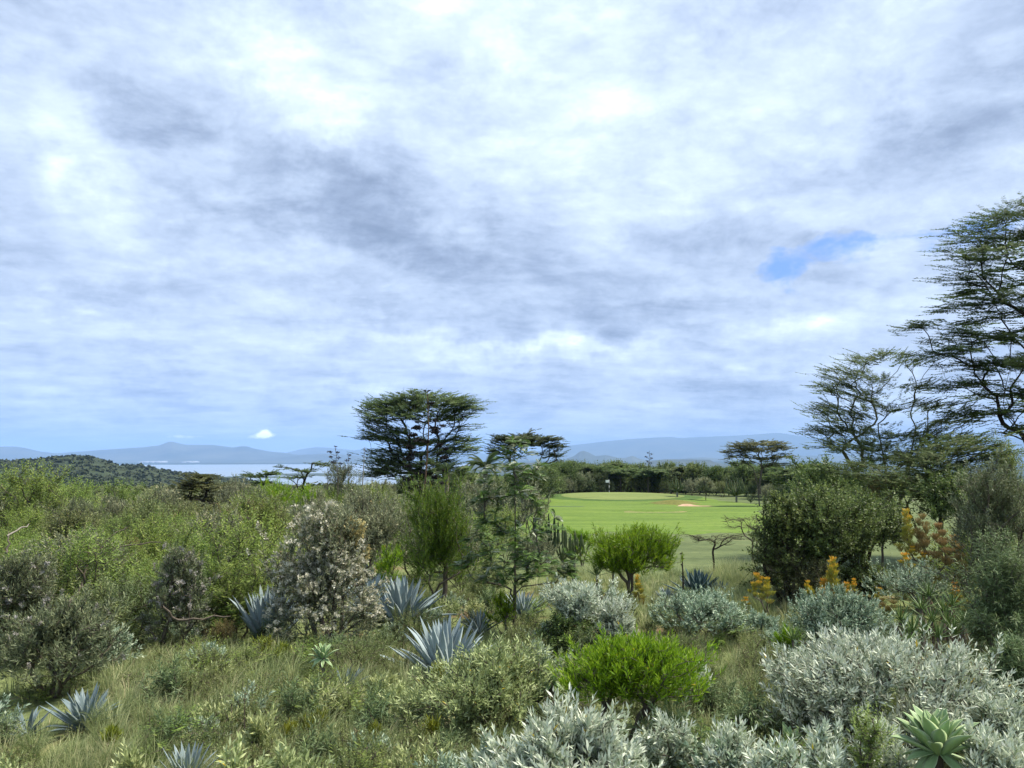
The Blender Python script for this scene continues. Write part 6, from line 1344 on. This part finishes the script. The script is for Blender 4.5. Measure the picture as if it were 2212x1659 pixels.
# ------------------------------------------------------------------ small low shrubs filling the foreground
def small_protos():
    out = []
    for k_, (kd, H_, W_2, n_, lb) in enumerate([('heath', .45, .9, 1500, 'low fine-leaved brown-green shrub among the grass'), ('heath', .6, .8, 1500, 'low fine-leaved brown-green shrub among the grass'), ('fern', .5, .8, 1000, 'low feathery green shrub among the grass'), ('teal', .5, .7, 700, 'small silver-green shrub among the grass'), ('pale', .5, .6, 500, 'small pale willowy shrub among the grass'), ('willow', .55, .6, 700, 'small narrow-leaved green shrub among the grass')]):
        out.append(proto('low_shrub', kd, H_, W_2, n_, 600 + k_, lb, 'shrub', 'low shrubs among the grass', clear=.03, lump=.35))
    return out
sp_ = small_protos()
def free(u, d): return not (1130 < u < 1620 and d > 20.5) 
cnt = 0; tries = 0
while cnt < 350 and tries < 9000:
    tries += 1; d = 7.8 + 17 * rr.random() ** 1.1; u = rr.uniform(-30, 2240)
    if cnt > 320: u = rr.uniform(230, 920); d = rr.uniform(8.4, 13.0)
    if u < 330 and d > 12 or u < 700 and d > 16: continue
    if u > 2000 and d > 15: continue
    if not free(u, d) or (80 < u < 300 and d < 11.5) or (310 < u < 490 and d < 9) or (1940 < u < 2130 and d < 9) or (860 < u < 1080 and 10.5 < d < 13.5): continue
    x, y, z = spot(u, d); k = rr.choices([0, 1, 2, 3, 4, 5], [4, 4, 2, 1.0, 1.0, 1.6])[0]
    if bool(inside(LAWN, np.array([x]), np.array([y]))[0]): continue
    zl = ('at the left' if u < 700 else ('in the centre' if u < 1400 else 'at the right')) + (' near the bottom edge' if d < 10 else (' in the middle foreground' if d < 14 else ' towards the lawn'))
    copy_tree(sp_[k], (x, y, z - .03), rr.uniform(0, 6), rr.uniform(.7, 1.15), sp_[k]['label'].split(' among')[0] + ' ' + zl); cnt += 1
for src in sp_:
    for ch in list(src.children): bpy.data.objects.remove(ch)
    bpy.data.objects.remove(src)

# fallen bare branches lying over the left thicket
for (pts, d, lb) in [([(150, 1236), (187, 1199), (242, 1156), (275, 1138)], 17.0, 'long bare branch slanting up through the left thicket'), ([(213, 1184), (280, 1176), (350, 1172)], 17.5, 'bare branch lying nearly level over the left thicket'),
                     ([(73, 1226), (105, 1206), (138, 1189)], 16.5, 'short bare branch at left above the grey seed heads'), ([(12, 1198), (20, 1175), (20, 1145)], 16, 'bent dead branch near the left edge'), ([(20, 1156), (48, 1138), (62, 1138)], 16, 'thin pale twig arching near the left edge'),
                     ([(350, 1310), (385, 1340), (440, 1335), (500, 1332)], 13.2, 'dry tangled branch low under the seed-headed shrub'), ([(160, 1330), (155, 1300), (170, 1270), (178, 1262)], 13.4, 'dark crooked branch inside the left thicket')]:
    P0 = []
    for i, (u, v) in enumerate(pts):
        dd = pixdir(u, v); t = (d + .3 * i) / dd.y; P0.append(np.array([dd.x * t, d + .3 * i, EYE + dd.z * t]))
    o0 = P0[0]; Q_ = [p - o0 for p in P0]; dense = []
    for a, b in zip(Q_[:-1], Q_[1:]): dense += [a + (b - a) * t for t in (0, .33, .66)]
    dense.append(Q_[-1]); P = np.array(dense) + np.random.default_rng(int(u)).normal(size=(len(dense), 3)) * .02; par = np.arange(len(P)) - 1
    me = stems_mesh('fallen_branch', P, par, np.arange(len(P)), .009, M['palebark' if 'bleach' in lb or 'pale' in lb else 'bark'], rmax=.025)
    o = mesh_obj('fallen_branch', me, None, tuple(o0)); tag(o, lb, 'branch', 'bare branches in the thicket')

# ------------------------------------------------------------------ grass and ground cover
def grass():
    rng = np.random.default_rng(91)
    def blades(c, n, L, spread, lean, wd, seedt):
        m = len(c); N = m * n; b = np.repeat(c, n, 0); a = rng.uniform(0, 6.28, N); r = spread * rng.random(N) ** .5 * np.repeat(rng.uniform(.6, 1.3, m), n)
        x, y = b[:, 0] + r * np.cos(a), b[:, 1] + r * np.sin(a); z = np.repeat(c[:, 2], n) - .02
        a2 = a + rng.normal(size=N) * .5; ln = L * rng.uniform(.5, 1.15, N) * np.repeat(rng.uniform(.65, 1.25, m), n); le = lean * rng.uniform(.3, 1.3, N)
        p0 = np.stack([x, y, z], 1); h = np.stack([np.cos(a2), np.sin(a2), np.zeros(N)], 1); up = np.array([0, 0, 1.])
        p1 = p0 + up * (ln * .52 * np.cos(le * .5))[:, None] + h * (ln * .52 * np.sin(le * .5))[:, None]
        p2 = p1 + up * (ln * .48 * np.cos(le * 1.7))[:, None] + h * (ln * .48 * np.sin(le * 1.7))[:, None]
        s = np.stack([-np.sin(a2 + .6), np.cos(a2 + .6), np.zeros(N)], 1) * (wd * (.7 + .6 * rng.random(N)) * np.clip(y / 10, .8, 2))[:, None]
        V = np.stack([p0 - s, p0 + s, p1 + s * .8, p1 - s * .8, p2], 1).reshape(-1, 3)
        t = np.clip(np.repeat(seedt, n) * .55 + rng.random(N) * .5, 0, 1); T = np.repeat(t[:, None] * np.ones((1, 3)), 5, 0)
        T[4::5] = np.minimum(1, T[4::5] + .12)
        return V, T
    def pts(n, u0, u1, d0, d1):
        u = rng.uniform(u0, u1, n); d = d0 + (d1 - d0) * rng.random(n) ** 1.0; x = (u - 1106) / F * d
        return np.stack([x, d, ground(x, d) + EYE], 1)
    sets = []
    c = pts(330, 230, 920, 8.3, 13.5); sets.append(blades(c, 95, .46, .08, .75, .0035, rng.random(len(c))))
    c = pts(260, -40, 1250, 7.3, 9.6); sets.append(blades(c, 90, .40, .08, .75, .0032, rng.random(len(c))))
    c = pts(230, 1380, 1720, 9.5, 20); sets.append(blades(c, 60, .42, .10, .6, .0035, .3 + .7 * rng.random(len(c))))
    c = pts(420, -40, 2250, 7.2, 17); sets.append(blades(c, 45, .34, .12, .6, .0035, rng.random(len(c))))
    c = pts(260, 1150, 1640, 20, 27); sets.append(blades(c, 50, .40, .16, .55, .0035, .35 + .65 * rng.random(len(c))))
    c = pts(160, 1540, 1640, 19, 26); sets.append(blades(c, 60, .65, .18, .5, .0035, .3 + .5 * rng.random(len(c))))
    V = np.concatenate([s[0] for s in sets]); T = np.concatenate([s[1] for s in sets]); n = len(V) // 5; o = np.arange(n)[:, None] * 5
    q = o + np.array([[0, 1, 2, 3]]); t3 = o + np.array([[3, 2, 4]])
    tag(mesh_obj('grass', mk_mesh('grass', V, [q, t3], M['grass'], T)), kind='stuff')
    # creeping cover
    n = 9000; u = rng.uniform(-60, 2260, n); d = 7 + 20 * rng.random(n) ** 1.15; x = (u - 1106) / F * d
    keep = ~(inside(LAWN, x, d)) & (rng.random(n) < .35 + .65 * ((np.sin(x * 1.3 + 2 * np.sin(d * .9)) + np.sin(d * 1.7 + x)) > -.4)) & ~((u > 1150) & (u < 1300) & (d > 19) & (rng.random(n) < .8))
    x, d = x[keep], d[keep]; b = np.stack([x, d, ground(x, d) + EYE + rng.random(len(x)) * .12], 1)
    dr = norm(rng.normal(size=b.shape) * .5 + np.array([0, 0, 1.]))
    V, T = leaves(b, dr, rng, n=12, sl=.2, ll=.045, lw=.016, a0=65, a1=25, clump=.7)
    tag(mesh_obj('ground_cover', mk_mesh('ground_cover', V, quads(len(V) // 4), M['cover'], T)), kind='stuff')
grass()
tot = sum(len(m.polygons) for m in bpy.data.meshes)
print('POLYS', tot, 'OBJ', len(bpy.data.objects), 'thicket', n1_, n2_, n3_)
